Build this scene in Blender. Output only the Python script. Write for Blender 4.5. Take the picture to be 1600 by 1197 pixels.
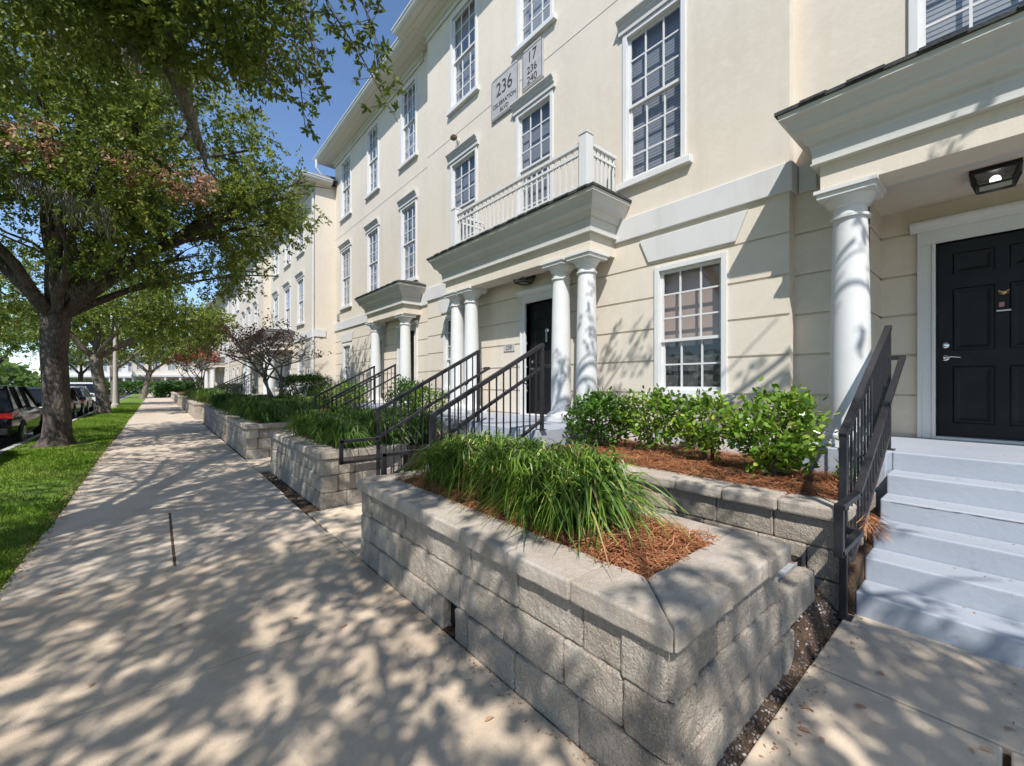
import bpy, math, random
import numpy as np
from mathutils import Vector, Matrix
R = math.radians
random.seed(7); RNG = np.random.default_rng(11)
for o in list(bpy.data.objects): bpy.data.objects.remove(o)
SC = bpy.context.scene
COL = SC.collection
# ------------------------------------------------------------ camera
cam = bpy.data.cameras.new('camera'); co = bpy.data.objects.new('camera', cam); COL.objects.link(co)
cam.sensor_width = 36; cam.lens = 36*655/1600; cam.clip_end = 2000; cam.clip_start = .05
cam.shift_y = .0009
co.location = (0, 0, 1.6); co.rotation_euler = (R(90), 0, -math.atan(555/655))
SC.camera = co
# ------------------------------------------------------------ light
SX, SY, SZ = .81, .82, 1.40
SUN = Vector((SX, SY, -SZ)).normalized()          # the way the light travels
W = bpy.data.worlds.new('World'); SC.world = W; W.use_nodes = True
nt = W.node_tree; bg = nt.nodes['Background']
sk = nt.nodes.new('ShaderNodeTexSky'); sk.sky_type = 'NISHITA'; sk.sun_disc = False
sk.sun_elevation = math.asin(-SUN.z); sk.sun_rotation = math.atan2(-SUN.x, -SUN.y)
sk.air_density = .9; sk.dust_density = .05; sk.ozone_density = 4.0
nt.links.new(sk.outputs[0], bg.inputs[0]); bg.inputs[1].default_value = .135
sl = bpy.data.lights.new('sun', 'SUN'); sl.energy = 4.0; sl.angle = R(.5); sl.color = (1, .97, .935)
so = bpy.data.objects.new('sun', sl); COL.objects.link(so)
so.rotation_euler = SUN.to_track_quat('-Z', 'Y').to_euler(); so.location = (-8, -8, 20)
SC.view_settings.view_transform = 'Standard'; SC.view_settings.look = 'None'
SC.view_settings.exposure = .6; SC.view_settings.gamma = 1
SC.render.engine = 'CYCLES'
SC.cycles.max_bounces = 8; SC.cycles.transparent_max_bounces = 12

# ------------------------------------------------------------ materials
M = {}
def mat(name, col, rough=.8, noise=None, bump=None, spec=.3, metal=0, tint=None, trans=0, extra=None):
    """noise=(scale, colour2, lo, hi); bump=(scale, strength, dist); tint = list of (pos, colour) on attribute 'tint'"""
    m = bpy.data.materials.new(name); m.use_nodes = True; t = m.node_tree; N = t.nodes; L = t.links
    b = N['Principled BSDF']; b.inputs['Roughness'].default_value = rough
    b.inputs['Specular IOR Level'].default_value = spec; b.inputs['Metallic'].default_value = metal
    tc = N.new('ShaderNodeTexCoord'); src = None; vec = tc.outputs['Object']
    if extra:
        mp = N.new('ShaderNodeMapping'); mp.inputs['Scale'].default_value = extra; L.new(vec, mp.inputs[0]); vec = mp.outputs[0]
    if tint:
        at = N.new('ShaderNodeAttribute'); at.attribute_name = 'tint'
        r = N.new('ShaderNodeValToRGB'); e = r.color_ramp.elements
        while len(e) < len(tint): e.new(.5)
        for i, (p, c) in enumerate(tint): e[i].position = p; e[i].color = (*c, 1)
        L.new(at.outputs['Fac'], r.inputs[0]); src = r.outputs[0]
    for nz in (noise or []):
        n = N.new('ShaderNodeTexNoise'); n.inputs['Scale'].default_value = nz[0]; n.inputs['Detail'].default_value = 6
        n.inputs['Roughness'].default_value = .62
        if len(nz) > 4:
            mp = N.new('ShaderNodeMapping'); mp.inputs['Scale'].default_value = nz[4]; L.new(tc.outputs['Object'], mp.inputs[0]); L.new(mp.outputs[0], n.inputs['Vector'])
        else: L.new(vec, n.inputs['Vector'])
        r = N.new('ShaderNodeMapRange'); r.inputs[1].default_value = nz[2]; r.inputs[2].default_value = nz[3]; r.clamp = True
        L.new(n.outputs['Fac'], r.inputs[0])
        mx = N.new('ShaderNodeMix'); mx.data_type = 'RGBA'
        L.new(r.outputs[0], mx.inputs[0])
        if src: L.new(src, mx.inputs[6])
        else: mx.inputs[6].default_value = (*col, 1)
        mx.inputs[7].default_value = (*nz[1], 1); src = mx.outputs[2]
    if src: L.new(src, b.inputs['Base Color'])
    else: b.inputs['Base Color'].default_value = (*col, 1)
    prev = None
    for bp in (bump or []):
        n = N.new('ShaderNodeTexNoise'); n.inputs['Scale'].default_value = bp[0]; n.inputs['Detail'].default_value = 5
        L.new(vec, n.inputs['Vector'])
        k = N.new('ShaderNodeBump'); k.inputs['Strength'].default_value = bp[1]; k.inputs['Distance'].default_value = bp[2]
        L.new(n.outputs['Fac'], k.inputs['Height'])
        if prev: L.new(prev, k.inputs['Normal'])
        prev = k.outputs[0]
    if prev: L.new(prev, b.inputs['Normal'])
    if trans:
        tr = N.new('ShaderNodeBsdfTranslucent'); ms = N.new('ShaderNodeMixShader'); ms.inputs[0].default_value = trans
        if src: L.new(src, tr.inputs[0])
        else: tr.inputs[0].default_value = (*col, 1)
        L.new(b.outputs[0], ms.inputs[1]); L.new(tr.outputs[0], ms.inputs[2])
        L.new(ms.outputs[0], N['Material Output'].inputs[0])
    M[name] = m; return m
CREAM = (.66, .588, .488)
mat('stucco_cream', CREAM, .9, [(.7, (.60, .53, .43), .42, .75), (9, (.69, .62, .52), .45, .8), (2.6, (.56, .495, .405), .56, .86, (1, 1, .10)), (70, (.60, .535, .44), .5, .8)], [(130, .35, .006), (18, .15, .01)])
mat('stucco_white', (.60, .59, .575), .9, [(1.2, (.54, .53, .515), .5, .8), (3, (.49, .475, .45), .56, .85, (1, 1, .12))], [(130, .3, .005)])
mat('white_paint', (.64, .635, .62), .5, [(2.5, (.58, .57, .545), .48, .85), (4, (.52, .505, .475), .6, .85, (1, 1, .15)), (40, (.60, .59, .57), .55, .75)], [(60, .06, .004)])
mat('trim_paint', (.56, .55, .515), .55, [(2.0, (.50, .485, .45), .5, .8), (5, (.45, .43, .39), .6, .85, (1, 1, .2))], [(60, .06, .004)])
mat('soffit', (.70, .67, .60), .7)
mat('shingle', (.045, .045, .048), .9, [(14, (.09, .088, .085), .45, .7)], [(60, .6, .01)])
mat('black_paint', (.009, .009, .010), .42, [(5, (.016, .016, .017), .45, .75)], [(60, .08, .003)], .22)
mat('black_metal', (.022, .021, .024), .42, [(25, (.04, .038, .038), .5, .8)], [(90, .1, .002)], .5)
mat('concrete_near', (.59, .465, .335), .92, [(.9, (.41, .315, .225), .40, .66), (2.7, (.49, .395, .29), .52, .7), (5, (.62, .50, .37), .45, .75), (38, (.49, .385, .275), .52, .7), (170, (.32, .24, .165), .58, .70)], [(240, .55, .006), (10, .15, .01)])
mat('concrete_far', (.57, .47, .365), .92, [(1.1, (.42, .34, .26), .40, .68), (6, (.58, .485, .38), .45, .75), (30, (.45, .38, .31), .55, .75)], [(220, .4, .005), (9, .15, .01)])
mat('concrete_pale', (.68, .55, .405), .92, [(1.6, (.50, .41, .31), .45, .72), (60, (.56, .465, .355), .5, .75), (150, (.40, .33, .25), .6, .74)], [(300, .6, .006), (12, .15, .01)])
mat('step_paint', (.345, .37, .41), .65, [(1.4, (.30, .325, .365), .42, .75), (8, (.24, .25, .265), .64, .8), (60, (.27, .275, .28), .66, .76)], [(22, .25, .01), (150, .2, .004)])
mat('stone', (.48, .42, .345), .95, [(2.0, (.34, .28, .215), .42, .66), (14, (.41, .345, .27), .45, .65), (90, (.64, .56, .46), .56, .66), (150, (.25, .22, .185), .56, .68)], [(26, .8, .03), (95, 1, .016), (300, .7, .007)])
mat('stone_smooth', (.50, .435, .36), .95, [(3.0, (.33, .275, .215), .40, .64), (16, (.41, .345, .27), .46, .68), (110, (.53, .48, .42), .56, .68), (160, (.27, .24, .2), .57, .7)], [(40, .5, .014), (260, .8, .006)])
for nm_, k_ in (('b', .86), ('c', 1.1)):
    for base_ in ('stone', 'stone_smooth'):
        c_ = (.48*k_, .42*k_, .345*k_*(.97 if nm_ == 'c' else 1.03)); q_ = lambda *v: tuple(w*k_ for w in v)
        if base_ == 'stone': mat('stone_'+nm_, c_, .95, [(2.3, q_(.34, .28, .215), .42, .66), (15, q_(.41, .345, .27), .45, .65), (90, q_(.64, .56, .46), .56, .66), (150, (.25, .22, .185), .56, .68)], [(26, .8, .03), (95, 1, .016), (300, .7, .007)])
        else: mat('stone_smooth_'+nm_, c_, .95, [(3.4, q_(.33, .275, .215), .40, .64), (16, q_(.41, .345, .27), .46, .68), (110, q_(.53, .48, .42), .56, .68), (160, (.27, .24, .2), .57, .7)], [(40, .5, .014), (260, .8, .006)])
ST = ['stone', 'stone_b', 'stone_c']; SM = ['stone_smooth', 'stone_smooth_b', 'stone_smooth_c']
mat('soil', (.075, .048, .03), 1, [(14, (.14, .085, .05), .45, .7)], [(40, .8, .03)])
mat('needles', (.4, .2, .1), .8, None, None, .2, 0, [(0, (.13, .045, .022)), (.5, (.36, .135, .058)), (.85, (.54, .26, .12)), (1, (.62, .42, .24))])
mat('asphalt', (.055, .053, .052), .95, [(3, (.085, .082, .08), .45, .7)], [(200, .6, .006)])
mat('kerb', (.42, .40, .37), .9, [(3, (.34, .32, .29), .45, .7)], [(120, .3, .005)])
mat('lawn', (.14, .22, .03), 1, [(.9, (.20, .18, .06), .5, .72), (9, (.10, .17, .02), .45, .7)], [(60, .6, .03)])
mat('grass', (.1, .2, .02), .6, None, None, .3, 0, [(0, (.11, .21, .015)), (.6, (.20, .34, .025)), (1, (.36, .40, .09))], .4)
mat('bark', (.125, .098, .078), .95, [(5, (.065, .05, .04), .42, .62), (30, (.24, .205, .17), .52, .72)], [(18, 1, .09), (60, .9, .03)], extra=(1, 1, .28))
mat('bark_grey', (.20, .165, .13), .95, [(7, (.10, .08, .06), .42, .62), (30, (.32, .29, .24), .5, .7)], [(22, 1, .06), (70, .7, .02)], extra=(1, 1, .4))
mat('twig', (.10, .075, .05), .9)
LEAF = [(0, (.065, .10, .018)), (.42, (.145, .20, .032)), (.8, (.25, .295, .05)), (1, (.38, .38, .09))]
mat('oak_leaf', (.1, .2, .02), .42, None, None, .35, 0, LEAF, .48)
mat('oak_leaf_pale', (.1, .2, .02), .45, None, None, .4, 0, [(0, (.075, .12, .03)), (.5, (.15, .23, .05)), (1, (.28, .35, .10))], .4)
mat('dead_leaf', (.2, .1, .05), .7, None, None, .2, 0, [(0, (.28, .14, .08)), (.5, (.50, .29, .17)), (1, (.64, .47, .33))], .3)
mat('moss', (.30, .29, .25), 1, None, None, .1, 0, [(0, (.16, .15, .12)), (1, (.36, .35, .29))], .2)
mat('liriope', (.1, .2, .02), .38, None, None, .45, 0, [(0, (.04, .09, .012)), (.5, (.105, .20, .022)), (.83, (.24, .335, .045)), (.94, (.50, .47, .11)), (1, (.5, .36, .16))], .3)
mat('liriope_shaded', (.1, .2, .02), .4, None, None, .4, 0, [(0, (.025, .06, .012)), (.5, (.065, .135, .02)), (.85, (.15, .24, .035)), (1, (.32, .33, .08))], .3)  # darker copy of liriope with the shade of the farther planters in its greens
mat('shrub_leaf', (.1, .2, .02), .3, None, None, .5, 0, [(0, (.045, .11, .012)), (.42, (.14, .265, .024)), (.78, (.29, .42, .05)), (1, (.47, .49, .10))], .35)
mat('hedge_leaf', (.1, .2, .02), .35, None, None, .45, 0, [(0, (.03, .075, .010)), (.6, (.075, .17, .018)), (1, (.16, .30, .04))], .3)
mat('pod', (.1, .05, .04), .8, None, None, .2, 0, [(0, (.10, .055, .045)), (.6, (.22, .12, .09)), (1, (.38, .24, .18))], .1)
mat('pod_red', (.1, .05, .04), .8, None, None, .2, 0, [(0, (.15, .05, .035)), (.6, (.30, .10, .06)), (1, (.40, .20, .13))], .1)
mat('pebble', (.3, .3, .3), .8, None, None, .3, 0, [(0, (.06, .04, .03)), (.5, (.13, .10, .08)), (.88, (.25, .22, .19)), (1, (.5, .46, .42))])
mat('sign_grey', (.43, .415, .405), .7, [(6, (.36, .35, .34), .42, .7), (20, (.46, .45, .44), .55, .75)], [(120, .2, .004)])
mat('letter_dark', (.06, .055, .05), .6)
mat('rust', (.14, .085, .045), .9, [(30, (.06, .045, .035), .4, .65)], [(70, .8, .01)])
mat('void', (.008, .008, .008), 1)
mat('grate', (.34, .34, .345), .6, [(20, (.27, .27, .275), .45, .7)], [(80, .3, .004)])
mat('chrome', (.62, .62, .62), .25, None, None, .5, 1)
mat('brass', (.55, .40, .17), .3, None, None, .5, 1)
mat('car_black', (.01, .01, .012), .12, None, None, .6)
mat('car_grey', (.045, .05, .048), .15, None, None, .6)
mat('car_white', (.72, .73, .74), .2, None, None, .6)
mat('car_silver', (.45, .47, .49), .22, None, None, .6, .4)
mat('car_glass', (.012, .014, .016), .08, None, None, .4)
mat('rubber', (.018, .018, .018), .85)
mat('tail_red', (.42, .012, .012), .2, None, None, .6)
mat('plate_white', (.7, .7, .68), .5)
mat('pole_paint', (.46, .41, .36), .6, [(6, (.40, .35, .30), .45, .7)])
mat('sign_green', (.01, .14, .08), .5)
mat('roof_grey', (.16, .16, .17), .9, [(8, (.22, .22, .23), .45, .7)])
mat('charm_red', (.40, .20, .19), .5); mat('terracotta', (.10, .09, .085), .8)
def blind(name, c1, c2, scale):
    m = bpy.data.materials.new(name); m.use_nodes = True; t = m.node_tree; b = t.nodes['Principled BSDF']
    b.inputs['Roughness'].default_value = .7
    tc = t.nodes.new('ShaderNodeTexCoord'); sp = t.nodes.new('ShaderNodeSeparateXYZ'); t.links.new(tc.outputs['Object'], sp.inputs[0])
    mu = t.nodes.new('ShaderNodeMath'); mu.operation = 'MULTIPLY'; mu.inputs[1].default_value = scale; t.links.new(sp.outputs[2], mu.inputs[0])
    fr = t.nodes.new('ShaderNodeMath'); fr.operation = 'FRACT'; t.links.new(mu.outputs[0], fr.inputs[0])
    r = t.nodes.new('ShaderNodeValToRGB'); e = r.color_ramp.elements; e[0].color = (*c1, 1); e[1].color = (*c2, 1); e[0].position = .62; e[1].position = .8
    t.links.new(fr.outputs[0], r.inputs[0]); t.links.new(r.outputs[0], b.inputs['Base Color']); M[name] = m
blind('blind_dark', (.34, .35, .37), (.17, .18, .2), 22)
blind('blind_white', (.50, .51, .53), (.16, .165, .18), 19)
blind('blind_grey', (.48, .485, .495), (.25, .25, .265), 22)
mat('shade_beige', (.55, .40, .30), .8); mat('shade_grey', (.115, .11, .11), .8); mat('shade_green', (.05, .11, .09), .8)
mat('curtain', (.40, .40, .41), .8)
def glass(name='glass'):
    m = bpy.data.materials.new(name); m.use_nodes = True; t = m.node_tree; N = t.nodes; L = t.links
    N.remove(N['Principled BSDF']); tr = N.new('ShaderNodeBsdfTransparent'); tr.inputs[0].default_value = (.78, .8, .82, 1)
    g = N.new('ShaderNodeBsdfGlossy'); g.inputs['Roughness'].default_value = .03; g.inputs[0].default_value = (.95, .97, 1, 1)
    lw = N.new('ShaderNodeLayerWeight'); lw.inputs[0].default_value = .5
    f = N.new('ShaderNodeMath'); f.operation = 'POWER'; f.inputs[1].default_value = 4; L.new(lw.outputs['Facing'], f.inputs[0])
    n = N.new('ShaderNodeTexNoise'); n.inputs['Scale'].default_value = 2.2; bp = N.new('ShaderNodeBump'); bp.inputs['Strength'].default_value = .03
    tc = N.new('ShaderNodeTexCoord'); L.new(tc.outputs['Object'], n.inputs[0]); L.new(n.outputs[0], bp.inputs['Height']); L.new(bp.outputs[0], g.inputs['Normal'])
    ad = N.new('ShaderNodeMath'); ad.inputs[1].default_value = .055; L.new(f.outputs[0], ad.inputs[0])
    x = N.new('ShaderNodeMixShader'); L.new(ad.outputs[0], x.inputs[0]); L.new(tr.outputs[0], x.inputs[1]); L.new(g.outputs[0], x.inputs[2])
    L.new(x.outputs[0], N['Material Output'].inputs[0]); M[name] = m
glass()
m = mat('bulb', (1, 1, 1)); m.node_tree.nodes['Principled BSDF'].inputs['Emission Color'].default_value = (1, .97, .92, 1)
m.node_tree.nodes['Principled BSDF'].inputs['Emission Strength'].default_value = 2.5

# ------------------------------------------------------------ builders
class MB:
    def __init__(s): s.v = []; s.f = []; s.mi = []; s.cur = 0
    def face(s, pts):
        n = len(s.v); s.v += [tuple(p) for p in pts]; s.f.append(tuple(range(n, n+len(pts)))); s.mi.append(s.cur); return s
    def add(s, vs, fs):
        n = len(s.v); s.v += [tuple(p) for p in vs]
        for f in fs: s.f.append(tuple(i+n for i in f)); s.mi.append(s.cur)
        return s
    def box(s, x0, x1, y0, y1, z0, z1):
        vs = [(x, y, z) for x in (x0, x1) for y in (y0, y1) for z in (z0, z1)]
        return s.add(vs, [(0, 1, 3, 2), (4, 6, 7, 5), (0, 4, 5, 1), (2, 3, 7, 6), (0, 2, 6, 4), (1, 5, 7, 3)])
    def prism(s, prof, axis, a, b):
        """prof: list of 2-D points in the two other axes (in x,y,z order)"""
        def p(q, t): q = list(q); q.insert(axis, t); return tuple(q)
        n = len(prof)
        return s.add([p(q, a) for q in prof]+[p(q, b) for q in prof],
            [tuple(range(n)), tuple(range(2*n-1, n-1, -1))]+[(i, i+n, (i+1) % n+n, (i+1) % n) for i in range(n)])
    def lathe(s, cx, cy, prof, n=24, axis=2):
        """prof: (radius, height)"""
        vs = []
        for r, h in prof:
            for k in range(n):
                a = 2*math.pi*k/n; u, w = r*math.cos(a), r*math.sin(a)
                vs.append((cx+u, cy+w, h) if axis == 2 else ((h, cx+u, cy+w) if axis == 0 else (cx+u, h, cy+w)))
        fs = [(i*n+k, i*n+(k+1) % n, (i+1)*n+(k+1) % n, (i+1)*n+k) for i in range(len(prof)-1) for k in range(n)]
        fs += [tuple(range(n)), tuple(range((len(prof)-1)*n, len(prof)*n))]
        return s.add(vs, fs)
    def tube(s, pts, rad, n=8, cap=True):
        pts = [Vector(p) for p in pts]; vs = []; up = None
        for i, p in enumerate(pts):
            d = (pts[min(i+1, len(pts)-1)]-pts[max(i-1, 0)]).normalized()
            if up is None: up = Vector((0, 0, 1)) if abs(d.z) < .9 else Vector((1, 0, 0))
            a = d.cross(up).normalized(); b = a.cross(d).normalized(); up = b
            r = rad[i] if hasattr(rad, '__len__') else rad
            for k in range(n):
                t = 2*math.pi*k/n; vs.append(p+a*(r*math.cos(t))+b*(r*math.sin(t)))
        fs = [(i*n+k, i*n+(k+1) % n, (i+1)*n+(k+1) % n, (i+1)*n+k) for i in range(len(pts)-1) for k in range(n)]
        if cap: fs += [tuple(range(n-1, -1, -1)), tuple(range((len(pts)-1)*n, len(pts)*n))]
        return s.add(vs, fs)
    def beam(s, p, q, w, h):
        """square bar between two points, w across, h in the vertical plane"""
        p, q = Vector(p), Vector(q); d = (q-p).normalized()
        a = d.cross(Vector((0, 0, 1)))
        a = (a.normalized() if a.length > 1e-3 else Vector((0, 1, 0)))*w/2; b = a.cross(d).normalized()*h/2
        vs = [c+x+y for c in (p, q) for x in (a, -a) for y in (b, -b)]
        return s.add(vs, [(0, 1, 3, 2), (4, 6, 7, 5), (0, 4, 5, 1), (2, 3, 7, 6), (0, 2, 6, 4), (1, 5, 7, 3)])
def wloc(o):
    v = Vector(o.location)
    while o.parent: o = o.parent; v += o.location
    return v
def link(name, me, parent=None, loc=None):
    o = bpy.data.objects.new(name, me); COL.objects.link(o)
    if parent: o.parent = parent
    if loc is not None: o.location = loc
    return o
def mk(name, mb, mats, parent=None, origin=None, smooth=False, bevel=0, seg=2):
    """mb is in world coordinates; the object sits at origin (default: its parent's place)"""
    if isinstance(mats, str): mats = [mats]
    pl = wloc(parent) if parent else Vector((0, 0, 0))
    og = Vector(origin) if origin is not None else pl
    me = bpy.data.meshes.new(name)
    me.from_pydata([(x-og.x, y-og.y, z-og.z) for x, y, z in mb.v], [], mb.f)
    for q in mats: me.materials.append(M[q])
    if len(mats) > 1: me.polygons.foreach_set('material_index', mb.mi)
    if smooth: me.polygons.foreach_set('use_smooth', [True]*len(me.polygons))
    o = link(name, me, parent, og-pl)
    if smooth and smooth != 'all': me.set_sharp_from_angle(angle=R(38))
    if bevel:
        b = o.modifiers.new('bevel', 'BEVEL'); b.width = bevel; b.segments = seg; b.limit_method = 'ANGLE'; b.angle_limit = R(40)
    return o
def npmesh(name, V, F, mats, tint=None, parent=None, origin=(0, 0, 0), mi=None):
    """V (n,3) world, F (m,k) all faces with k corners"""
    if isinstance(mats, str): mats = [mats]
    me = bpy.data.meshes.new(name); og = np.array(origin, float)
    V = np.asarray(V, np.float32)-og.astype(np.float32); F = np.asarray(F, np.int32); k = F.shape[1]
    me.vertices.add(len(V)); me.vertices.foreach_set('co', V.ravel())
    me.loops.add(F.size); me.loops.foreach_set('vertex_index', F.ravel())
    me.polygons.add(len(F)); me.polygons.foreach_set('loop_start', np.arange(0, F.size, k, dtype=np.int32))
    for q in mats: me.materials.append(M[q])
    if mi is not None: me.polygons.foreach_set('material_index', np.asarray(mi, np.int32))
    me.update(calc_edges=True)
    if tint is not None:
        a = me.attributes.new('tint', 'FLOAT', 'POINT'); a.data.foreach_set('value', np.asarray(tint, np.float32))
    pl = wloc(parent) if parent else Vector((0, 0, 0))
    return link(name, me, parent, Vector(origin)-pl)
def tag(o, label, cat, group=None):
    o['label'] = label; o['category'] = cat
    if group: o['group'] = group
    return o
def thing(name, label, cat, loc=(0, 0, 0), group=None):
    o = bpy.data.objects.new(name, None); COL.objects.link(o); o.location = loc; o.empty_display_size = .2
    return tag(o, label, cat, group)
def kind(o, k): o['kind'] = k; return o
def copy_tree(o, parent=None, loc=None):
    c = o.copy(); COL.objects.link(c)
    if parent is not None: c.parent = parent
    if loc is not None: c.location = loc
    for ch in list(o.children): copy_tree(ch, c)
    return c
def nrm(a): return a/np.maximum(np.linalg.norm(a, axis=-1, keepdims=True), 1e-9)
def leaves(P, D, L, Wd, Nn=None):
    """hexagonal leaves: base points P, directions D, lengths L, widths Wd"""
    n = len(P); D = nrm(D)
    if Nn is None: Nn = RNG.normal(size=(n, 3))+np.array([0, 0, .7])
    S = nrm(np.cross(D, Nn)); L = np.asarray(L).reshape(-1, 1); Wd = np.asarray(Wd).reshape(-1, 1); U = np.cross(S, D)
    V = np.stack([P, P+D*L*.35+S*Wd*.5, P+D*L*.75+S*Wd*.42-U*L*.04, P+D*L-U*L*.1, P+D*L*.75-S*Wd*.42-U*L*.04, P+D*L*.35-S*Wd*.5], 1).reshape(-1, 3)
    return V, np.arange(n*6).reshape(n, 6)
def onfacade(P, xf=5.6):
    t = (xf-P[:, 0])/SX
    return np.where(t > 0, P[:, 2]-SZ*t, -9.), P[:, 1]+SY*t

# ------------------------------------------------------------ ground
b = MB(); b.box(-400, 400, -150, 600, -.6, -.27); kind(mk('ground', b, 'lawn'), 'structure')
b = MB(); b.box(-10.5, -2.9, -40, 300, -.4, -.15); kind(mk('road', b, 'asphalt'), 'structure')
b = MB()
for i in range(60): b.box(-2.9, -2.75, -40+i*3, -37.01+i*3, -.4, .0)
kind(mk('kerb', b, 'kerb', bevel=.02), 'structure')
b = MB(); b.box(-10.66, -10.5, -40, 300, -.4, 0); kind(mk('kerb', b, 'kerb', bevel=.02), 'structure')
b = MB(); b.box(1.36, 40, -20, 140, -.5, -.035); kind(mk('soil', b, 'soil'), 'structure')
# pavement: slabs with open joints
b = MB(); ys = [-9, -7, -5, -3, -1.2, 1.0, 2.9, 4.74, 6.75, 8.6, 10.5]+[12.4+1.9*i for i in range(55)]
for i in range(len(ys)-1):
    y0, y1 = ys[i]+.004, ys[i+1]-.004; b.cur = 0 if y1 < 4.9 else 1
    dz = random.uniform(-.002, .002)
    if i == 7: b.box(-.93, .112, y0, y1, -.12, dz); b.box(.134, 1.40, y0, y1, -.12, dz-.001)
    elif y1 < 4.9: b.box(-3.6, 1.42, y0, y1, -.12, dz)
    else: b.box(-.93+.02*math.sin(i), 1.42, y0, y1, -.12, dz)
kind(mk('pavement', b, ['concrete_near', 'concrete_far'], bevel=.006), 'structure')
b = MB(); b.box(-40, -.5, -20, 300, -.5, -.045)
b2 = MB(); n = 46
xs = np.linspace(-2.75, -.94, 14); yy = np.concatenate([np.linspace(4.75, 30, 90), np.linspace(30.6, 120, 60)])
g = MB(); VV = []
for y in yy:
    for k, x in enumerate(xs):
        t = (x+.94)/-1.8
        VV.append((x, y, -.035+.05*math.sin(t*math.pi)+.012*math.sin(x*9+y*3.1)*math.cos(y*2.3)))
nx = len(xs); g.add(VV, [(j*nx+k, j*nx+k+1, (j+1)*nx+k+1, (j+1)*nx+k) for j in range(len(yy)-1) for k in range(nx-1)])
kind(mk('lawn', g, 'lawn', smooth='all'), 'structure')
b = MB(); b.box(-60, -10.7, -40, 300, -.4, .0); kind(mk('park_lawn', b, 'lawn'), 'structure')
# walk to the near steps: two rows of slabs
b = MB()
for x0, x1, y0, y1 in ((1.44, 2.846, .012, .725), (1.44, 2.846, -2.6, -.012), (2.858, 3.72, -2.6, .722), (1.44, 2.846, -6, -2.62), (2.858, 3.72, -6, -2.62)):
    b.box(x0, x1, y0, y1, -.12, random.uniform(-.001, .002))
kind(mk('walkway', b, 'concrete_pale', bevel=.008), 'structure')
b = MB(); b.box(1.43, 2.42, 3.93, 5.62, -.12, -.002); b.box(1.43, 3.4, 8.86, 10.42, -.12, -.002); b.box(1.43, 3.4, 21.6, 23.4, -.12, -.002)
kind(mk('walkway', b, 'concrete_pale', bevel=.008), 'structure')
tag(mk('joint_strip', MB().box(.113, .133, 4.76, 6.74, -.1, -.006), 'rust', origin=(.12, 5.7, 0)), 'rusty brown strip set in a joint of the pavement', 'joint strip')

# grass
def grass(name, x0, x1, y0, y1, n, h, w):
    P = np.stack([RNG.uniform(x0, x1, n), y0+(y1-y0)*RNG.uniform(0, 1, n)**1.5, np.zeros(n)], 1)
    pn = np.sin(P[:, 0]*2.1+1)*np.cos(P[:, 1]*1.3)+np.sin(P[:, 1]*.7+P[:, 0])
    keep = (pn+RNG.normal(size=n)*.5 > -1.25) & (np.hypot(P[:, 0]+2., P[:, 1]-15.9) > .62+.2*RNG.uniform(size=n))
    keep &= ~((np.abs(P[:, 1]-15.2+.25*P[:, 0]) < .35) & (P[:, 0] > -2.2) & (RNG.uniform(size=n) < .85))
    P = P[keep]; n = len(P)
    t = (P[:, 0]+.94)/-1.8; P[:, 2] = -.03+.05*np.sin(np.clip(t, 0, 1)*np.pi)
    a = RNG.uniform(0, 2*np.pi, n); lean = RNG.uniform(.1, .9, n)*h
    d = np.stack([np.cos(a), np.sin(a), 0*a], 1); s = np.stack([-np.sin(a), np.cos(a), 0*a], 1)
    hh = h*RNG.uniform(.5, 1.2, n); sc = (1+P[:, 1]/22.)[:, None]
    T = P+d*lean[:, None]; T[:, 2] += hh
    Mi = P+d*(lean*.3)[:, None]; Mi[:, 2] += hh*.6
    V = np.stack([P-s*w*sc, P+s*w*sc, Mi+s*w*.8*sc, T, Mi-s*w*.8*sc], 1).reshape(-1, 3)
    tn = np.clip(np.repeat(.5+.25*np.sin(P[:, 0]*3+P[:, 1]*1.7)+RNG.normal(size=n)*.2, 5), 0, 1)
    return kind(npmesh(name, V, np.arange(n*5).reshape(n, 5), 'grass', tn), 'stuff')
grass('grass', -2.74, -.9, 4.8, 45, 62000, .055, .0035)

# ------------------------------------------------------------ walls
def skin(mb, O, U, N, u0, u1, z0, z1, holes, grooves=(), depth=.17, gd=.022, edge=.35):
    O, U, N = Vector(O), Vector(U), Vector(N); Z = Vector((0, 0, 1))
    us = sorted({u0, u1, *[v for h in holes for v in h[:2] if u0 < v < u1]})
    zs = sorted({z0, z1, *[v for h in holes for v in h[2:4] if z0 < v < z1], *[v for g in grooves for v in (g-.014, g+.014) if z0 < v < z1]})
    nu, nz = len(us)-1, len(zs)-1; D = {}
    for i in range(-1, nu+1):
        for j in range(-1, nz+1):
            if i in (-1, nu) or j in (-1, nz): D[i, j] = edge; continue
            uc, zc = (us[i]+us[i+1])/2, (zs[j]+zs[j+1])/2; d = 0.
            if any(abs(zc-g) < .0141 for g in grooves): d = gd
            if any(h[0] < uc < h[1] and h[2] < zc < h[3] for h in holes): d = depth
            D[i, j] = d
    def p(u, z, d): return O+U*u+Z*z-N*d
    for i in range(nu):
        for j in range(nz):
            if D[i, j] < depth: d = D[i, j]; mb.face([p(us[i], zs[j], d), p(us[i+1], zs[j], d), p(us[i+1], zs[j+1], d), p(us[i], zs[j+1], d)])
    for i in range(nu+1):
        for j in range(nz):
            a, c = D[i-1, j], D[i, j]
            if a != c: mb.face([p(us[i], zs[j], a), p(us[i], zs[j+1], a), p(us[i], zs[j+1], c), p(us[i], zs[j], c)])
    for i in range(nu):
        for j in range(nz+1):
            a, c = D[i, j-1], D[i, j]
            if a != c: mb.face([p(us[i], zs[j], a), p(us[i+1], zs[j], a), p(us[i+1], zs[j], c), p(us[i], zs[j], c)])
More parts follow.
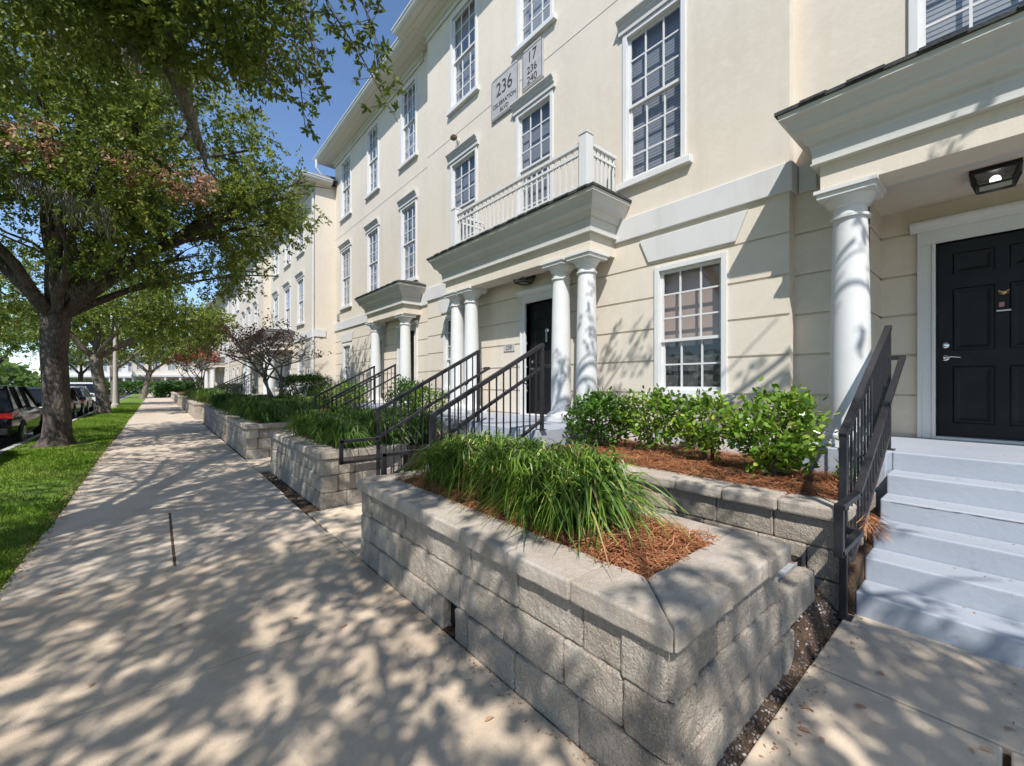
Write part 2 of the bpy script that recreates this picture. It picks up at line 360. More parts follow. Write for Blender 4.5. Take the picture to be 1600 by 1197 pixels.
YU, XN = (0, 1, 0), (-1, 0, 0)
_wm = {}
def window(bld, X, y0, y1, z0, z1, rt=3, rb=3, hood=False, sill=True, bl='blind_dark', bl2=None, curtain=True):
    """a double-hung sash window in the plane X; one master per size, then copies"""
    w, h = round(y1-y0, 2), round(z1-z0, 2); key = (w, h, rt, rb, hood, sill, bl, bl2, curtain)
    base = Vector((X, (y0+y1)/2, z0))
    if key in _wm: return copy_tree(_wm[key], bld, base-wloc(bld))
    y0, y1 = -w/2, w/2; f = .075; sp = .6 if rb < rt else .5; zm = h*(1-rt/(rt+rb)) if rb < rt else h*.5
    m = MB()
    m.box(-.028, .12, y0, y0+f, 0, h); m.box(-.028, .12, y1-f, y1, 0, h); m.box(-.026, .12, y0+f, y1-f, h-f, h); m.box(-.026, .12, y0+f, y1-f, 0, .05)
    fr = mk('window', m, 'white_paint', None, (0, 0, 0), bevel=.006); fr.parent = bld; fr.location = base-wloc(bld)
    def sub(n, mb, mt, **k):
        o = mk(n, mb, mt, None, (0, 0, 0), **k); o.parent = fr; return o
    a, c = y0+f, y1-f
    for nm, zb, zt, rows, x in (('upper_sash', zm, h-f, rt, .035), ('lower_sash', .05, zm+.035, rb, .07)):
        s = MB(); e = .042
        s.box(x, x+.03, a, a+e, zb, zt); s.box(x, x+.03, c-e, c, zb, zt); s.box(x+.001, x+.029, a+e, c-e, zb, zb+e); s.box(x+.001, x+.029, a+e, c-e, zt-e, zt)
        for k in (1, 2): yy = a+(c-a)*k/3; s.box(x+.004, x+.026, yy-.011, yy+.011, zb+e, zt-e)
        for k in range(1, rows): zz = zb+(zt-zb)*k/rows; s.box(x+.005, x+.024, a+e, c-e, zz-.011, zz+.011)
        sub(nm, s, 'white_paint')
    g = MB(); g.face([(.052, a+.03, zm+.03), (.052, c-.03, zm+.03), (.052, c-.03, h-f-.03), (.052, a+.03, h-f-.03)])
    g.face([(.088, a+.03, .08), (.088, c-.03, .08), (.088, c-.03, zm), (.088, a+.03, zm)]); sub('pane', g, 'glass')
    s = MB(); zc = zm if bl2 else .0
    s.face([(.165, y0, zc), (.165, y1, zc), (.165, y1, h), (.165, y0, h)])
    sub('blind', s, bl)
    if bl2: s = MB(); s.face([(.155, y0, 0), (.155, y1, 0), (.155, y1, zm+.02), (.155, y0, zm+.02)]); sub('insect_screen', s, bl2)
    if curtain:
        s = MB(); s.box(.125, .135, c-.16, c-.01, .05, h-f); sub('curtain', s, 'curtain')
    if sill:
        s = MB(); s.box(-.085, .03, y0-.09, y1+.09, -.10, -.001); sub('sill', s, 'white_paint', bevel=.008)
    if hood:
        s = MB(); s.prism([(.0, h+.002), (-.05, h+.002), (-.05, h+.07), (-.075, h+.10), (-.075, h+.13), (-.13, h+.19), (-.13, h+.215), (0, h+.24)][::-1], 1, y0-.06, y1+.06)
        s.v = [(v[0], v[1], v[2]) for v in s.v]; sub('hood', s, 'trim_paint')
    _wm[key] = fr; return fr
def usweep(mb, xw, xf, y0, y1, prof):
    """sweep (outward, z) round three sides of a block standing against the wall xw"""
    rows = [[(xw, y0-o, z), (xf-o, y0-o, z), (xf-o, y1+o, z), (xw, y1+o, z)] for o, z in prof]
    for r, q in zip(rows, rows[1:]):
        for k in range(3): mb.face([r[k], r[k+1], q[k+1], q[k]])
COLP = [(.205, 0), (.205, .03), (.185, .055), (.165, .07), (.152, .09)]
def column(par, x, y, z0, z1, rb=.168, first={}):
    h = z1-z0; key = (round(h, 2), rb)
    if key in first: return copy_tree(first[key], par, Vector((x, y, z0))-wloc(par))
    k = rb/.152; m = MB(); m.box(-.215*k, .215*k, -.215*k, .215*k, 0, .075)
    pr = [(.212*k, .075), (.218*k, .095), (.212*k, .12), (.185*k, .13), (.178*k, .15), (.155*k, .165)]
    for i in range(13):
        t = i/12; pr.append(((.152-.026*t**1.7)*k, .17+(h-.17-.30)*t))
    zt = h-.30
    pr += [(.148*k, zt+.005), (.148*k, zt+.03), (.126*k, zt+.035), (.126*k, zt+.115), (.145*k, zt+.125), (.15*k, zt+.14), (.185*k, zt+.20), (.19*k, zt+.215)]
    m.lathe(0, 0, pr, 32)
    m.box(-.205*k, .205*k, -.205*k, .205*k, zt+.216, h-.035); m.box(-.225*k, .225*k, -.225*k, .225*k, h-.0345, h)
    o = mk('column', m, 'white_paint', None, (0, 0, 0), smooth=True); o.parent = par; o.location = Vector((x, y, z0))-wloc(par)
    first[key] = o; return o
def portico(bld, xw, xf, y0, y1, zt, cols, zl, side=False):
    """entablature, lean-to roof and columns; xf, y0, y1 are the faces of the beam, zt the eaves"""
    d = lambda v: zt-v
    m = MB()
    usweep(m, xw, xf, y0, y1, [(0.290, d(.035)), (0.290, d(.085)), (0.280, d(.09)), (0.262, d(.10)), (0.231, d(.145)), (0.210, d(.20)), (0.199, d(.21)), (0.199, d(.235)), (0.182, d(.25)), (0.140, d(.27)), (0.115, d(.31)), (0.105, d(.345)), (0.070, d(.355)), (0.070, d(.385)), (0.060, d(.40)), (0.055, d(.535)), (0.068, d(.54)), (0.068, d(.555)), (0.000, d(.56))])
    p = mk('portico', m, 'trim_paint', bld, smooth=True)
    m = MB(); usweep(m, xw, xf, y0, y1, [(-.001, d(.55)), (-.001, d(.815)), (-.36, d(.815))]); mk('beam', m, 'stucco_cream', p)
    m = MB(); m.face([(xf+.30, y0+.1, d(.73)), (xw, y0+.1, d(.73)), (xw, y1-.1, d(.73)), (xf+.30, y1-.1, d(.73))])
    m.face([(xf+.36, y0+.36, d(.73)), (xf+.36, y1-.36, d(.73)), (xf+.36, y1-.36, d(.815)), (xf+.36, y0+.36, d(.815))]); mk('porch_ceiling', m, 'trim_paint', p)
    m = MB(); e = .44; rise = .16; ins = .45; N_ = max(6, int((y1-y0)/.3))
    e = .315; A = [(xw, y0-e), (xf-e, y0-e), (xf-e, y1+e), (xw, y1+e)]; B = [(xw, y0-e+ins), (xf-e+ins, y0-e+ins), (xf-e+ins, y1+e-ins), (xw, y1+e-ins)]
    for k in range(3):
        m.face([(*A[k], zt), (*A[k+1], zt), (*B[k+1], zt+rise), (*B[k], zt+rise)])
        m.face([(*A[k], zt-.034), (*A[k+1], zt-.034), (*A[k+1], zt), (*A[k], zt)])
        C = [(c[0]+(.03 if i in (1, 2) else 0), c[1]+(.03 if i < 2 else -.03)) for i, c in enumerate(A)]
        m.face([(*A[k], zt-.034), (*A[k+1], zt-.034), (*C[k+1], zt-.034), (*C[k], zt-.034)])
    m.face([(*q, zt+rise) for q in B])
    y = y0-e+.12
    while y < y1+e-.3:
        w_ = random.uniform(.16, .3); z_ = zt+.004+random.uniform(0, .004)
        m.add([(xf-e-.012, y, zt-.02), (xf-e-.012, y+w_, zt-.02), (xf-e+.12, y+w_, zt+.045), (xf-e+.12, y, zt+.045), (xf-e-.012, y, zt+.006), (xf-e-.012, y+w_, zt+.006), (xf-e+.12, y+w_, zt+.052), (xf-e+.12, y, zt+.052)],
              [(0, 1, 5, 4), (4, 5, 6, 7), (1, 2, 6, 5), (3, 0, 4, 7)]); y += w_+random.uniform(.05, .25)
    mk('roof', m, 'shingle', p)
    for x, y in cols: column(p, x, y, zl, zt-.815)
    return p
def door(bld, X, y0, y1, z0, z1, sx=.10, lock=1, par_extra=None):
    """panelled door facing the street, with a white frame round the opening"""
    f = .15; m = MB(); x = X
    m.box(x-.03, x+.14, y0-f, y0, z0, z1+.0); m.box(x-.03, x+.14, y1, y1+f, z0, z1); m.box(x-.031, x+.14, y0-f, y1+f, z1, z1+f)
    m.box(x-.045, x-.03, y0-f, y0-f+.035, z0, z1+f-.001); m.box(x-.045, x-.03, y1+f-.035, y1+f, z0, z1+f-.001)
    m.box(x-.045, x-.03, y0-.03, y0, z0, z1); m.box(x-.045, x-.03, y1, y1+.03, z0, z1)
    m.prism([(x+.0, z1+f), (x-.05, z1+f), (x-.06, z1+f+.04), (x-.10, z1+f+.08), (x-.10, z1+f+.11), (x, z1+f+.12)], 1, y0-f-.06, y1+f+.06)
    m.box(x-.05, x+.14, y0, y1, z0, z0+.03)
    mk('door_frame', m, 'white_paint', bld, bevel=.004)
    z0 += .031; m = MB(); xd = x+sx; m.box(xd, xd+.045, y0+.003, y1-.003, z0, z1-.003)
    w = y1-y0; H_ = z1-z0
    for (za, zb) in ((.07, .36), (.44, .76), (.83, .94)):
        for (a, c) in ((.13, .45), (.55, .87)):
            ya, yb, zc, zd = y0+a*w, y0+c*w, z0+za*H_, z0+zb*H_
            pr = [(0, .0), (.012, -.012), (.03, -.012), (.06, -.003)]       # moulding, then a raised field
            rows = [[(xd-.001+q, ya+i, zc+i), (xd-.001+q, yb-i, zc+i), (xd-.001+q, yb-i, zd-i), (xd-.001+q, ya+i, zd-i)] for i, q in pr]
            for r1, r2 in zip(rows, rows[1:]):
                for k in range(4): m.face([r1[k], r1[(k+1) % 4], r2[(k+1) % 4], r2[k]])
            m.face(rows[-1])
    d = mk('door', m, 'black_paint', bld)
    yk = y1-.07 if lock > 0 else y0+.07
    k = MB(); k.lathe(yk, z0+.47*H_, [(.033, xd), (.033, xd-.012), (.022, xd-.02), (.012, xd-.022)], 16, axis=0); mk('deadbolt', k, 'chrome', d, smooth=True)
    k = MB(); k.lathe(yk, z0+.405*H_, [(.033, xd), (.033, xd-.01), (.02, xd-.018), (.012, xd-.05)], 16, axis=0)
    k.tube([(xd-.05, yk, z0+.405*H_), (xd-.055, yk-.05*lock, z0+.41*H_), (xd-.045, yk-.12*lock, z0+.405*H_)], [.012, .009, .006], 8); mk('handle', k, 'chrome', d, smooth=True)
    return d
def eaves(bld, xw, xf, y0, y1, zf, ze, oh=.6):
    m = MB(); usweep(m, xw, xf, y0, y1, [(.0, zf), (.045, zf), (.045, zf+.05), (.03, zf+.055), (.03, ze-.30), (.06, ze-.29), (.10, ze-.20), (.12, ze-.19)]); c = mk('cornice', m, 'stucco_white', bld)
    m = MB(); usweep(m, xw, xf, y0, y1, [(.10, ze-.19), (.26, ze-.185), (.26, ze-.175), (.28, ze-.175), (.28, ze-.185), (oh-.14, ze-.18), (oh-.14, ze-.168), (oh-.12, ze-.168), (oh-.12, ze-.18), (oh, ze-.18)])
    mk('soffit', m, 'soffit', bld)
    m = MB(); usweep(m, xw, xf, y0, y1, [(oh, ze-.18), (oh, ze-.15), (oh+.05, ze-.145), (oh+.09, ze-.10), (oh+.09, ze-.05), (oh+.12, ze-.03), (oh+.12, ze), (oh+.02, ze)]); mk('gutter', m, 'white_paint', bld)
    m = MB(); e = oh+.1; h = 1.9
    m.face([(xf-e, y0-e, ze-.01), (xf-e, y1+e, ze-.01), (xf+4.5, y1+e-3, ze+h), (xf+4.5, y0-e+3, ze+h)])
    m.face([(xf-e, y0-e, ze-.01), (xf+4.5, y0-e+3, ze+h), (xw+6, y0-e, ze-.01)]); m.face([(xf-e, y1+e, ze-.01), (xf+4.5, y1+e-3, ze+h), (xw+6, y1+e, ze-.01)])
    mk('roof', m, 'roof_grey', bld)

# ------------------------------------------------------------ nearest building
ZL = .98                                            # porch floors
G = [1.0, 1.47, 1.94, 2.41, 2.875, 3.36]           # rustication joints
Z2, Z2T, Z3, Z3T = 4.73, 7.06, 8.38, 10.70
B1 = thing('apartment_building', 'nearest cream stucco apartment building with balcony over its porch and two number plaques', 'apartment building', (6, 6, 0))
XC, XL, XR, XD = 5.6, 5.83, 5.78, 6.75
cy = [(2.87, 3.90), (5.42, 6.47), (7.83, 8.97)]; ly = [(11.2, 12.25), (13.95, 15.0), (16.65, 17.8)]
m = MB()
holes = [(a, c, z0, z1) for a, c in cy for z0, z1 in ((Z2, Z2T), (Z3, Z3T))]+[(2.32, 3.35, 1.47, 3.31), (8.3, 9.3, 1.47, 3.31), (5.2, 6.17, ZL, 3.19)]
skin(m, (XC, 0, 0), YU, XN, 1.63, 10.15, -.1, 11.2, holes, G)
holes = [(a, c, z0, z1) for a, c in ly for z0, z1 in ((Z2, Z2T), (Z3, Z3T))]+[(16.65, 17.6, 1.4, 3.2), (13.6, 14.5, 1.4, 3.2), (11.3, 12.3, ZL, 3.19)]
skin(m, (XL, 0, 0), YU, XN, 10.15, 18.57, -.1, 11.2, holes, G)
skin(m, (XR, 0, 0), YU, XN, .99, 1.63, -.1, 3.7, [], G, edge=.3)
skin(m, (XR, 0, 0), YU, XN, -5.2, 1.63, 3.7, 11.2, [(-.55, .64, Z2, Z2T), (-.55, .64, Z3, Z3T)], [], edge=.3)
skin(m, (XD, 0, 0), YU, XN, -3.0, .99, -.1, 3.72, [(-.46, .52, ZL, 3.19)], G)
skin(m, (0, .99, 0), (1, 0, 0), (0, -1, 0), XR+.002, XD, -.1, 3.72, [], G, edge=.05)
skin(m, (0, -3.0, 0), (1, 0, 0), (0, 1, 0), XR, XD, -.1, 3.72, [], G, edge=.05)
m.box(XC+.3, 14, 1.8, 18.5, 11.0, 11.1); m.box(14, 14.2, -5, 18.5, 0, 11); m.box(XR+.2, 14, -5.4, -5.2, 0, 11); m.box(XD+.4, 12, -3, -2.9, 0, 4); m.box(5.4, XD+.3, -3.3, 1.0, 3.64, 3.7)
mk('wall', m, 'stucco_cream', B1)
m = MB()
for X, a, c in ((XC, 1.63, 10.15), (XL, 10.3, 18.57)):
    m.box(X-.045, X+.05, a-.04 if a < 3 else a, c, 3.83, 4.17)
m.box(XC-.0, XR+.05, 1.585, 1.625, 3.831, 4.169); m.box(XR-.045, XR+.05, 1.40, 1.58, 3.83, 4.17)
mk('string_course', m, 'stucco_white', B1, bevel=.012)
for X, a, c, z in ((XC, 2.32, 3.35, 3.40), (XC, 8.3, 9.3, 3.40), (XL, 16.65, 17.6, 3.29), (XL, 13.6, 14.5, 3.29)):
    m = MB(); m.prism([(a-.1, z), (c+.1, z), (c+.25, z+.36), (a-.25, z+.36)], 0, X-.03, X+.05)
    mk('lintel', m, 'stucco_white', B1, bevel=.01)
m = MB()
for X, a, c in ((XC, 1.63, 10.15), (XL, 10.3, 18.57)): m.box(X-.006, X+.02, a, c, 7.72, 7.728)
mk('control_joint', m, 'trim_paint', B1)
m = MB(); m.box(XC-.05, XC+.05, 1.63, 3.9, .5, .93); m.box(XC-.06, XC+.02, 1.64, 3.9, .93, .97); mk('plinth', m, 'stucco_white', B1)
for i, (a, c) in enumerate(cy):
    window(B1, XC, a, c, Z2, Z2T, hood=True, bl='blind_dark', curtain=i > 0); window(B1, XC, a, c, Z3, Z3T, bl=('blind_dark', 'blind_grey')[i % 2])
for i, (a, c) in enumerate(ly):
    window(B1, XL, a, c, Z2, Z2T, hood=True, bl=('blind_dark', 'blind_white', 'blind_grey')[i], bl2=(None, 'blind_grey', None)[i]); window(B1, XL, a, c, Z3, Z3T, bl='blind_white', bl2='blind_grey')
window(B1, XR, -.55, .64, Z2, Z2T, hood=True, bl='blind_white', curtain=False); window(B1, XR, -.55, .64, Z3, Z3T, bl='blind_white', curtain=False)
window(B1, XC, 2.32, 3.35, 1.47, 3.31, 3, 2, bl='shade_beige', bl2='shade_grey', curtain=False)
window(B1, XC, 8.3, 9.3, 1.47, 3.31, 3, 2, bl='blind_grey', curtain=False)
window(B1, XL, 16.65, 17.6, 1.4, 3.2, bl='shade_green', curtain=False); window(B1, XL, 13.6, 14.5, 1.4, 3.2, bl='shade_green', curtain=False)
door(B1, XC, 5.2, 6.17, ZL, 3.19); door(B1, XL, 11.3, 12.3, ZL, 3.19); door(B1, XD, -.46, .52, ZL, 3.19, sx=.06)
eaves(B1, XC+.6, XC, 1.75, 10.15, 10.83, 11.27); eaves(B1, XL+.6, XL, 10.8, 18.57, 10.83, 11.25); eaves(B1, XR+.6, XR, -5.2, .9, 10.83, 11.25)
ZT = 4.44
portico(B1, XC+.02, 4.98, 4.06, 8.2, ZT, [(5.17, 4.28), (5.17, 4.83), (5.17, 7.45), (5.17, 8.0)], ZL)
portico(B1, XL+.02, 5.28, 10.95, 13.6, 4.41, [(5.47, 11.22), (5.47, 13.38)], ZL)
portico(B1, XR+.02, 5.12, -4.2, 1.22, 4.36, [(5.33, 1.02), (5.33, -3.9)], ZL)
# upstairs balcony over the near porch
m = MB(); xb, yb0, yb1 = 4.84, 4.02, 7.54
for z, hh in ((5.20, .05), (5.06, .04), (4.58, .04)):
    w_ = .07 if z > 5.1 else .04
    m.box(xb-w_/2, xb+w_/2, yb0+.08, yb1-.08, z-hh, z)
    for y in (yb0, yb1): m.box(xb+.08, XC-.05, y-w_/2, y+w_/2, z-hh, z)
n = 26
for i in range(n): y = yb0+.14+(yb1-yb0-.28)*i/(n-1); m.box(xb-.0125, xb+.0125, y-.0125, y+.0125, 4.50, 5.15)
for y in (yb0, yb1):
    for i in range(6): x = xb+.16+.5*i/5; m.box(x-.0125, x+.0125, y-.0125, y+.0125, 4.50, 5.15)
br = mk('balcony_railing', m, 'white_paint', B1)
for y in (yb0, yb1):
    m = MB(); m.box(xb-.075, xb+.075, y-.075, y+.075, 4.43, 5.27); m.prism([(xb-.085, y-.085), (xb+.085, y-.085), (xb+.085, y+.085), (xb-.085, y+.085)], 2, 5.27, 5.30)
    m.add([(xb-.085, y-.085, 5.30), (xb+.085, y-.085, 5.30), (xb+.085, y+.085, 5.30), (xb-.085, y+.085, 5.30), (xb, y, 5.335)], [(0, 1, 4), (1, 2, 4), (2, 3, 4), (3, 0, 4)])
    mk('post', m, 'white_paint', br, bevel=.004)
m = MB(); m.box(XL-.03, XL+.02, 17.95, 18.25, 4.25, 4.55)
for k in range(5): m.box(XL-.045, XL-.03, 17.97, 18.23, 4.27+.055*k, 4.295+.055*k)
mk('vent', m, 'sign_grey', B1)
# number plaques
def text(mb, s, X, yc, zc, size, th=.004, sx=1.):
    cu = bpy.data.curves.new('t', 'FONT'); cu.body = s; cu.size = size; cu.align_x = 'CENTER'; cu.align_y = 'CENTER'; cu.extrude = th/2
    o = bpy.data.objects.new('t', cu); COL.objects.link(o); bpy.context.view_layer.update()
    me = bpy.data.meshes.new_from_object(o.evaluated_get(bpy.context.evaluated_depsgraph_get()))
    mb.add([(X-v.co.z, yc-v.co.x*sx, zc+v.co.y) for v in me.vertices], [tuple(p.vertices) for p in me.polygons])
    bpy.data.objects.remove(o); bpy.data.curves.remove(cu); bpy.data.meshes.remove(me)
def plaque(label, y0, y1, z0, z1, lines):
    yc = (y0+y1)/2; t = thing('number_plaque', label, 'sign', (XC, yc, z0), 'number plaques on the wall'); m = MB()
    c = .07; pr = [(y0, z0), (y1, z0), (y1, z1-c), (y1-c*.6, z1-c*.6), (y1-c, z1), (y0+c, z1), (y0+c*.6, z1-c*.6), (y0, z1-c)]
    m.prism(pr, 0, XC-.045, XC-.001); mk('plate', m, 'sign_grey', t, bevel=.006)
    m = MB(); e = .025
    for (a, b_, cc, d) in ((y0+e, y1-e, z0+e, z0+e+.010), (y0+e, y1-e, z1-.055, z1-.045), (y0+e, y0+e+.010, z0+e, z1-.055), (y1-e-.010, y1-e, z0+e, z1-.055)): m.box(XC-.048, XC-.044, a, b_, cc, d)
    for s, zz, sz, sx in lines: text(m, s, XC-.047, yc, zz, sz, .006, sx)
    mk('lettering', m, 'letter_dark', t)
plaque('square grey plaque reading 236 with two lines of small lettering', 6.36, 7.26, 7.28, 8.17, [('236', 7.85, .40, .9), ('CELEBRATION', 7.55, .125, .95), ('BLVD', 7.41, .125, .95)])
plaque('narrower grey plaque reading 17, 236 and 240', 5.66, 6.25, 7.42, 8.20, [('17', 7.98, .30, .9), ('236', 7.73, .20, .95), ('240', 7.54, .20, .95)])
t = thing('house_number', 'small house number 258 on the porch wall beside the black door', 'sign', (XC, 6.7, 2.1)); m = MB()
m.box(XC-.02, XC-.001, 6.52, 6.86, 2.28, 2.43); mk('plate', m, 'sign_grey', t, bevel=.003); m = MB(); text(m, '258', XC-.021, 6.69, 2.355, .13); mk('lettering', m, 'letter_dark', t)
t = thing('security_light', 'small lamp head fixed to the bare wall above the balcony windows', 'lamp', (XC, 8.55, 7.5)); m = MB()
m.lathe(8.62, 7.50, [(.06, XC-.001), (.06, XC-.03), (.02, XC-.04)], 14, axis=0); m.tube([(XC-.03, 8.62, 7.50), (XC-.12, 8.62, 7.52)], .015); mk('bracket', m, 'trim_paint', t)
m = MB(); m.box(XC-.2, XC-.08, 8.55, 8.69, 7.50, 7.58); mk('lamp_head', m, 'rust', t, bevel=.01)
def ceiling_lamp(label, x, y, z, lit=False):
    t = thing('ceiling_lamp', label, 'lamp', (x, y, z), 'lanterns under the porch ceilings'); m = MB(); a, c, h = .155, .112, .15
    m.box(x-a-.01, x+a+.01, y-a-.01, y+a+.01, z-.025, z-.0)
    for i in (-1, 1):
        for j in (-1, 1): m.beam((x+i*a, y+j*a, z-.02), (x+i*c, y+j*c, z-h), .022, .022)
        m.beam((x+i*c, y-c-.01, z-h), (x+i*c, y+c+.01, z-h), .02, .02); m.beam((x-c, y+i*c, z-h), (x+c, y+i*c, z-h), .02, .02)
        m.beam((x+i*a, y-a, z-.03), (x+i*a, y+a, z-.03), .02, .03); m.beam((x-a, y+i*a, z-.03), (x+a, y+i*a, z-.03), .02, .03)
    mk('frame', m, 'black_metal', t); m = MB(); q = [(-a, -a), (a, -a), (a, a), (-a, a)]; r = [(-c, -c), (c, -c), (c, c), (-c, c)]
    for k in range(4): m.face([(x+q[k][0], y+q[k][1], z-.03), (x+q[(k+1) % 4][0], y+q[(k+1) % 4][1], z-.03), (x+r[(k+1) % 4][0], y+r[(k+1) % 4][1], z-h), (x+r[k][0], y+r[k][1], z-h)])
    m.face([(x+u, y+w, z-h) for u, w in r]); mk('lamp_glass', m, 'glass', t)
    m = MB(); m.lathe(x, y, [(.004, z-.05), (.02, z-.054), (.033, z-.068), (.038, z-.088), (.033, z-.108), (.02, z-.121), (.004, z-.125)], 18); mk('bulb', m, 'bulb' if lit else 'white_paint', t, smooth='all')
ceiling_lamp('square black lantern with its bulb lit, under the porch ceiling nearest the camera', 6.1, .07, 3.636, True)
ceiling_lamp('unlit black lantern under the porch ceiling below the balcony', 5.42, 6.05, 3.70)
ceiling_lamp('unlit black lantern under the small two-column porch', 5.66, 11.5, 3.67)
t = thing('door_knocker', 'brass knocker on the nearest black door', 'knocker', (XD+.06, .02, 2.6)); m = MB()
for s in (-1, 1): m.tube([(XD+.05, .02, 2.56), (XD+.03, .02+s*.035, 2.585), (XD+.03, .02+s*.03, 2.545), (XD+.05, .02, 2.55)], .007, 6)
m.lathe(.02, 2.56, [(.02, XD+.059), (.02, XD+.04), (.008, XD+.035)], 12, axis=0); mk('plate', m, 'brass', t, smooth=True)
t = thing('door_charm', 'little red and white charm hanging from the brass knocker', 'ornament', (XD+.05, .03, 2.4)); m = MB()
m.box(XD+.03, XD+.045, .015, .055, 2.41, 2.465); mk('figure', m, 'charm_red', t, bevel=.008); m = MB(); m.box(XD+.015, XD+.03, -.03, .07, 2.365, 2.378); mk('ribbon', m, 'plate_white', t)
m = MB(); m.lathe(XC-.05, 5.68, [(.03, 2.40)]*2, 6)
t = thing('door_knocker', 'pale metal knocker on the black door behind the paired columns', 'knocker', (XC+.1, 5.68, 2.5)); m = MB()
m.lathe(5.68, 2.62, [(.05, XC+.099), (.05, XC+.085), (.02, XC+.075)], 14, axis=0); m.box(XC+.07, XC+.09, 5.655, 5.705, 2.40, 2.60); mk('plate', m, 'chrome', t, smooth=True)
t = thing('potted_plant', 'potted fern beside the door of the two-column porch', 'plant', (5.5, 11.0, ZL)); m = MB()
m.lathe(5.55, 10.95, [(.11, ZL), (.16, ZL+.3), (.175, ZL+.3), (.175, ZL+.34), (.14, ZL+.34)], 16); mk('pot', m, 'terracotta', t, smooth=True)
n = 160; a = RNG.uniform(0, 6.28, n); D = np.stack([np.cos(a)*.7, np.sin(a)*.7, RNG.uniform(.2, 1.4, n)], 1); V, F = leaves(np.tile([5.55, 10.95, ZL+.33], (n, 1)), D, RNG.uniform(.25, .5, n), np.full(n, .035)); npmesh('foliage', V, F, 'hedge_leaf', np.repeat(RNG.uniform(0, 1, n), 6), t)

# ------------------------------------------------------------ the row beyond
def row_building(label, oy, n_off=0):
    B = thing('apartment_building', label, 'apartment building', (5.5, oy, 0), 'cream apartment buildings further along the street')
    XW, XB = 5.03, 4.68; s = lambda z: 1.6+(z-1.6)*.885
    g = [s(v) for v in G]; m = MB()
    wy = [(oy+1.75, oy+2.9), (oy+4.25, oy+5.45), (oy+6.9, oy+8.1)]; by = [(oy+10.9, oy+11.9), (oy+13.2, oy+14.2), (oy+15.5, oy+16.5)]; vy = [(oy+18.6, oy+19.7), (oy+21.2, oy+22.3), (oy+23.8, oy+24.9)]
    zz = [(s(Z2), s(Z2T)), (s(Z3), s(Z3T))]
    for X, y0, y1, ws in ((XW, oy, oy+9.1, wy), (XB, oy+9.1, oy+17.5, by), (XW, oy+17.5, oy+26.4, vy)):
        hs = [(a, c, z0, z1) for a, c in ws for z0, z1 in zz]+[(a, c, 1.4, 3.0) for a, c in ws]
        skin(m, (X, 0, 0), YU, XN, y0, y1, -.1, s(11.1), hs, g, edge=.9)
        for a, c in ws:
            window(B, X, a, c, *zz[0], hood=True, bl='blind_grey'); window(B, X, a, c, *zz[1], bl='blind_grey'); window(B, X, a, c, 1.4, 3.0, bl='blind_dark', curtain=False)
    m.box(12, 12.2, oy, oy+26.4, 0, s(11.1)); m.box(XW+.9, 12, oy+.001, oy+.1, 0, s(11.1)); m.box(XW+.3, 12, oy+.1, oy+26, s(11), s(11.05))
    mk('wall', m, 'stucco_cream', B)
    m = MB()
    for X, a, c in ((XW, oy-.04, oy+9.0), (XB, oy+9.06, oy+17.54), (XW, oy+17.6, oy+26.4)): m.box(X-.045, X+.4, a, c, s(3.83), s(4.17))
    mk('string_course', m, 'stucco_white', B)
    for X, a, c in ((XW, oy+.3, oy+8.5), (XB, oy+9.1, oy+17.5), (XW, oy+18.1, oy+26.0)): eaves(B, X+.6, X, a, c, s(10.80), s(11.25), .55)
    p = portico(B, XW+.02, 3.95, oy+3.7, oy+11.6, 4.05, [(4.12, oy+3.95), (4.12, oy+4.9), (4.12, oy+10.3), (4.12, oy+11.3)], .9)
    m = MB(); m.tube([(XW-.07, oy+.12, .3), (XW-.07, oy+.12, s(10.6)), (XW-.3, oy+.12, s(11.0))], .05, 8); mk('downspout', m, 'white_paint', B, smooth=True)
    return B
row_building('cream stucco apartment building with a downspout at its corner, second along the street', 18.57)
row_building('cream stucco apartment building, third along the street, behind the bare red tree', 45.2)
m = MB(); x = XL-.66
m.tube([(x-.02, 18.9, 11.08), (x-.02, 18.9, 10.75), (XL-.35, 19.0, 10.45), (XL-.2, 18.62, 10.40)], .045, 8); mk('downspout', m, 'white_paint', B1, smooth=True)
# townhouses closing the view
def townhouse(label, cx, cy_, w, h, ang, nwin, wm):
    B = thing('townhouse', label, 'townhouse', (0, 0, 0), 'townhouses closing the end of the street'); m = MB(); wm_ = MB(); tr = MB()
    hs = []
    for k in range(nwin):
        a = -w/2+w*(k+.5)/nwin
        for z0, z1 in ((.9, 2.6), (4.2, 5.9)): hs.append((a-.5, a+.5, z0, z1)); wm_.box(a-.5, a+.5, .12, .14, z0, z1); tr.box(a-.6, a+.6, -.04, .05, z0-.12, z0); tr.box(a-.03, a+.03, .08, .1, z0, z1); tr.box(a-.5, a+.5, .08, .1, z0+.8, z0+.86)
    skin(m, (0, 0, 0), (1, 0, 0), (0, -1, 0), -w/2, w/2, -.2, h, hs, edge=3.)
    tr.box(-w/2-.3, w/2+.3, -.45, 3, h-.001, h+.3); tr.box(-w/2, w/2, -.05, .0, 3.1, 3.4)
    for k in range(nwin+1): x = -w/2+w*k/nwin; tr.box(x-.15, x+.15, -1.6, -1.3, -.2, 2.9)
    tr.box(-w/2-.2, w/2+.2, -1.7, -.0, 2.9, 3.25)
    r = MB(); r.prism([(-w/2-.4, h+.3), (w/2+.4, h+.3), (w/2-2, h+2.6), (-w/2+2, h+2.6)], 1, -.3, 8)
    for nme, q, mt in (('wall', m, wm), ('window', wm_, 'blind_dark'), ('trim', tr, 'white_paint'), ('roof', r, 'roof_grey')): mk(nme, q, mt, B)
    B.location = (cx, cy_, 0); B.rotation_euler = (0, 0, ang)
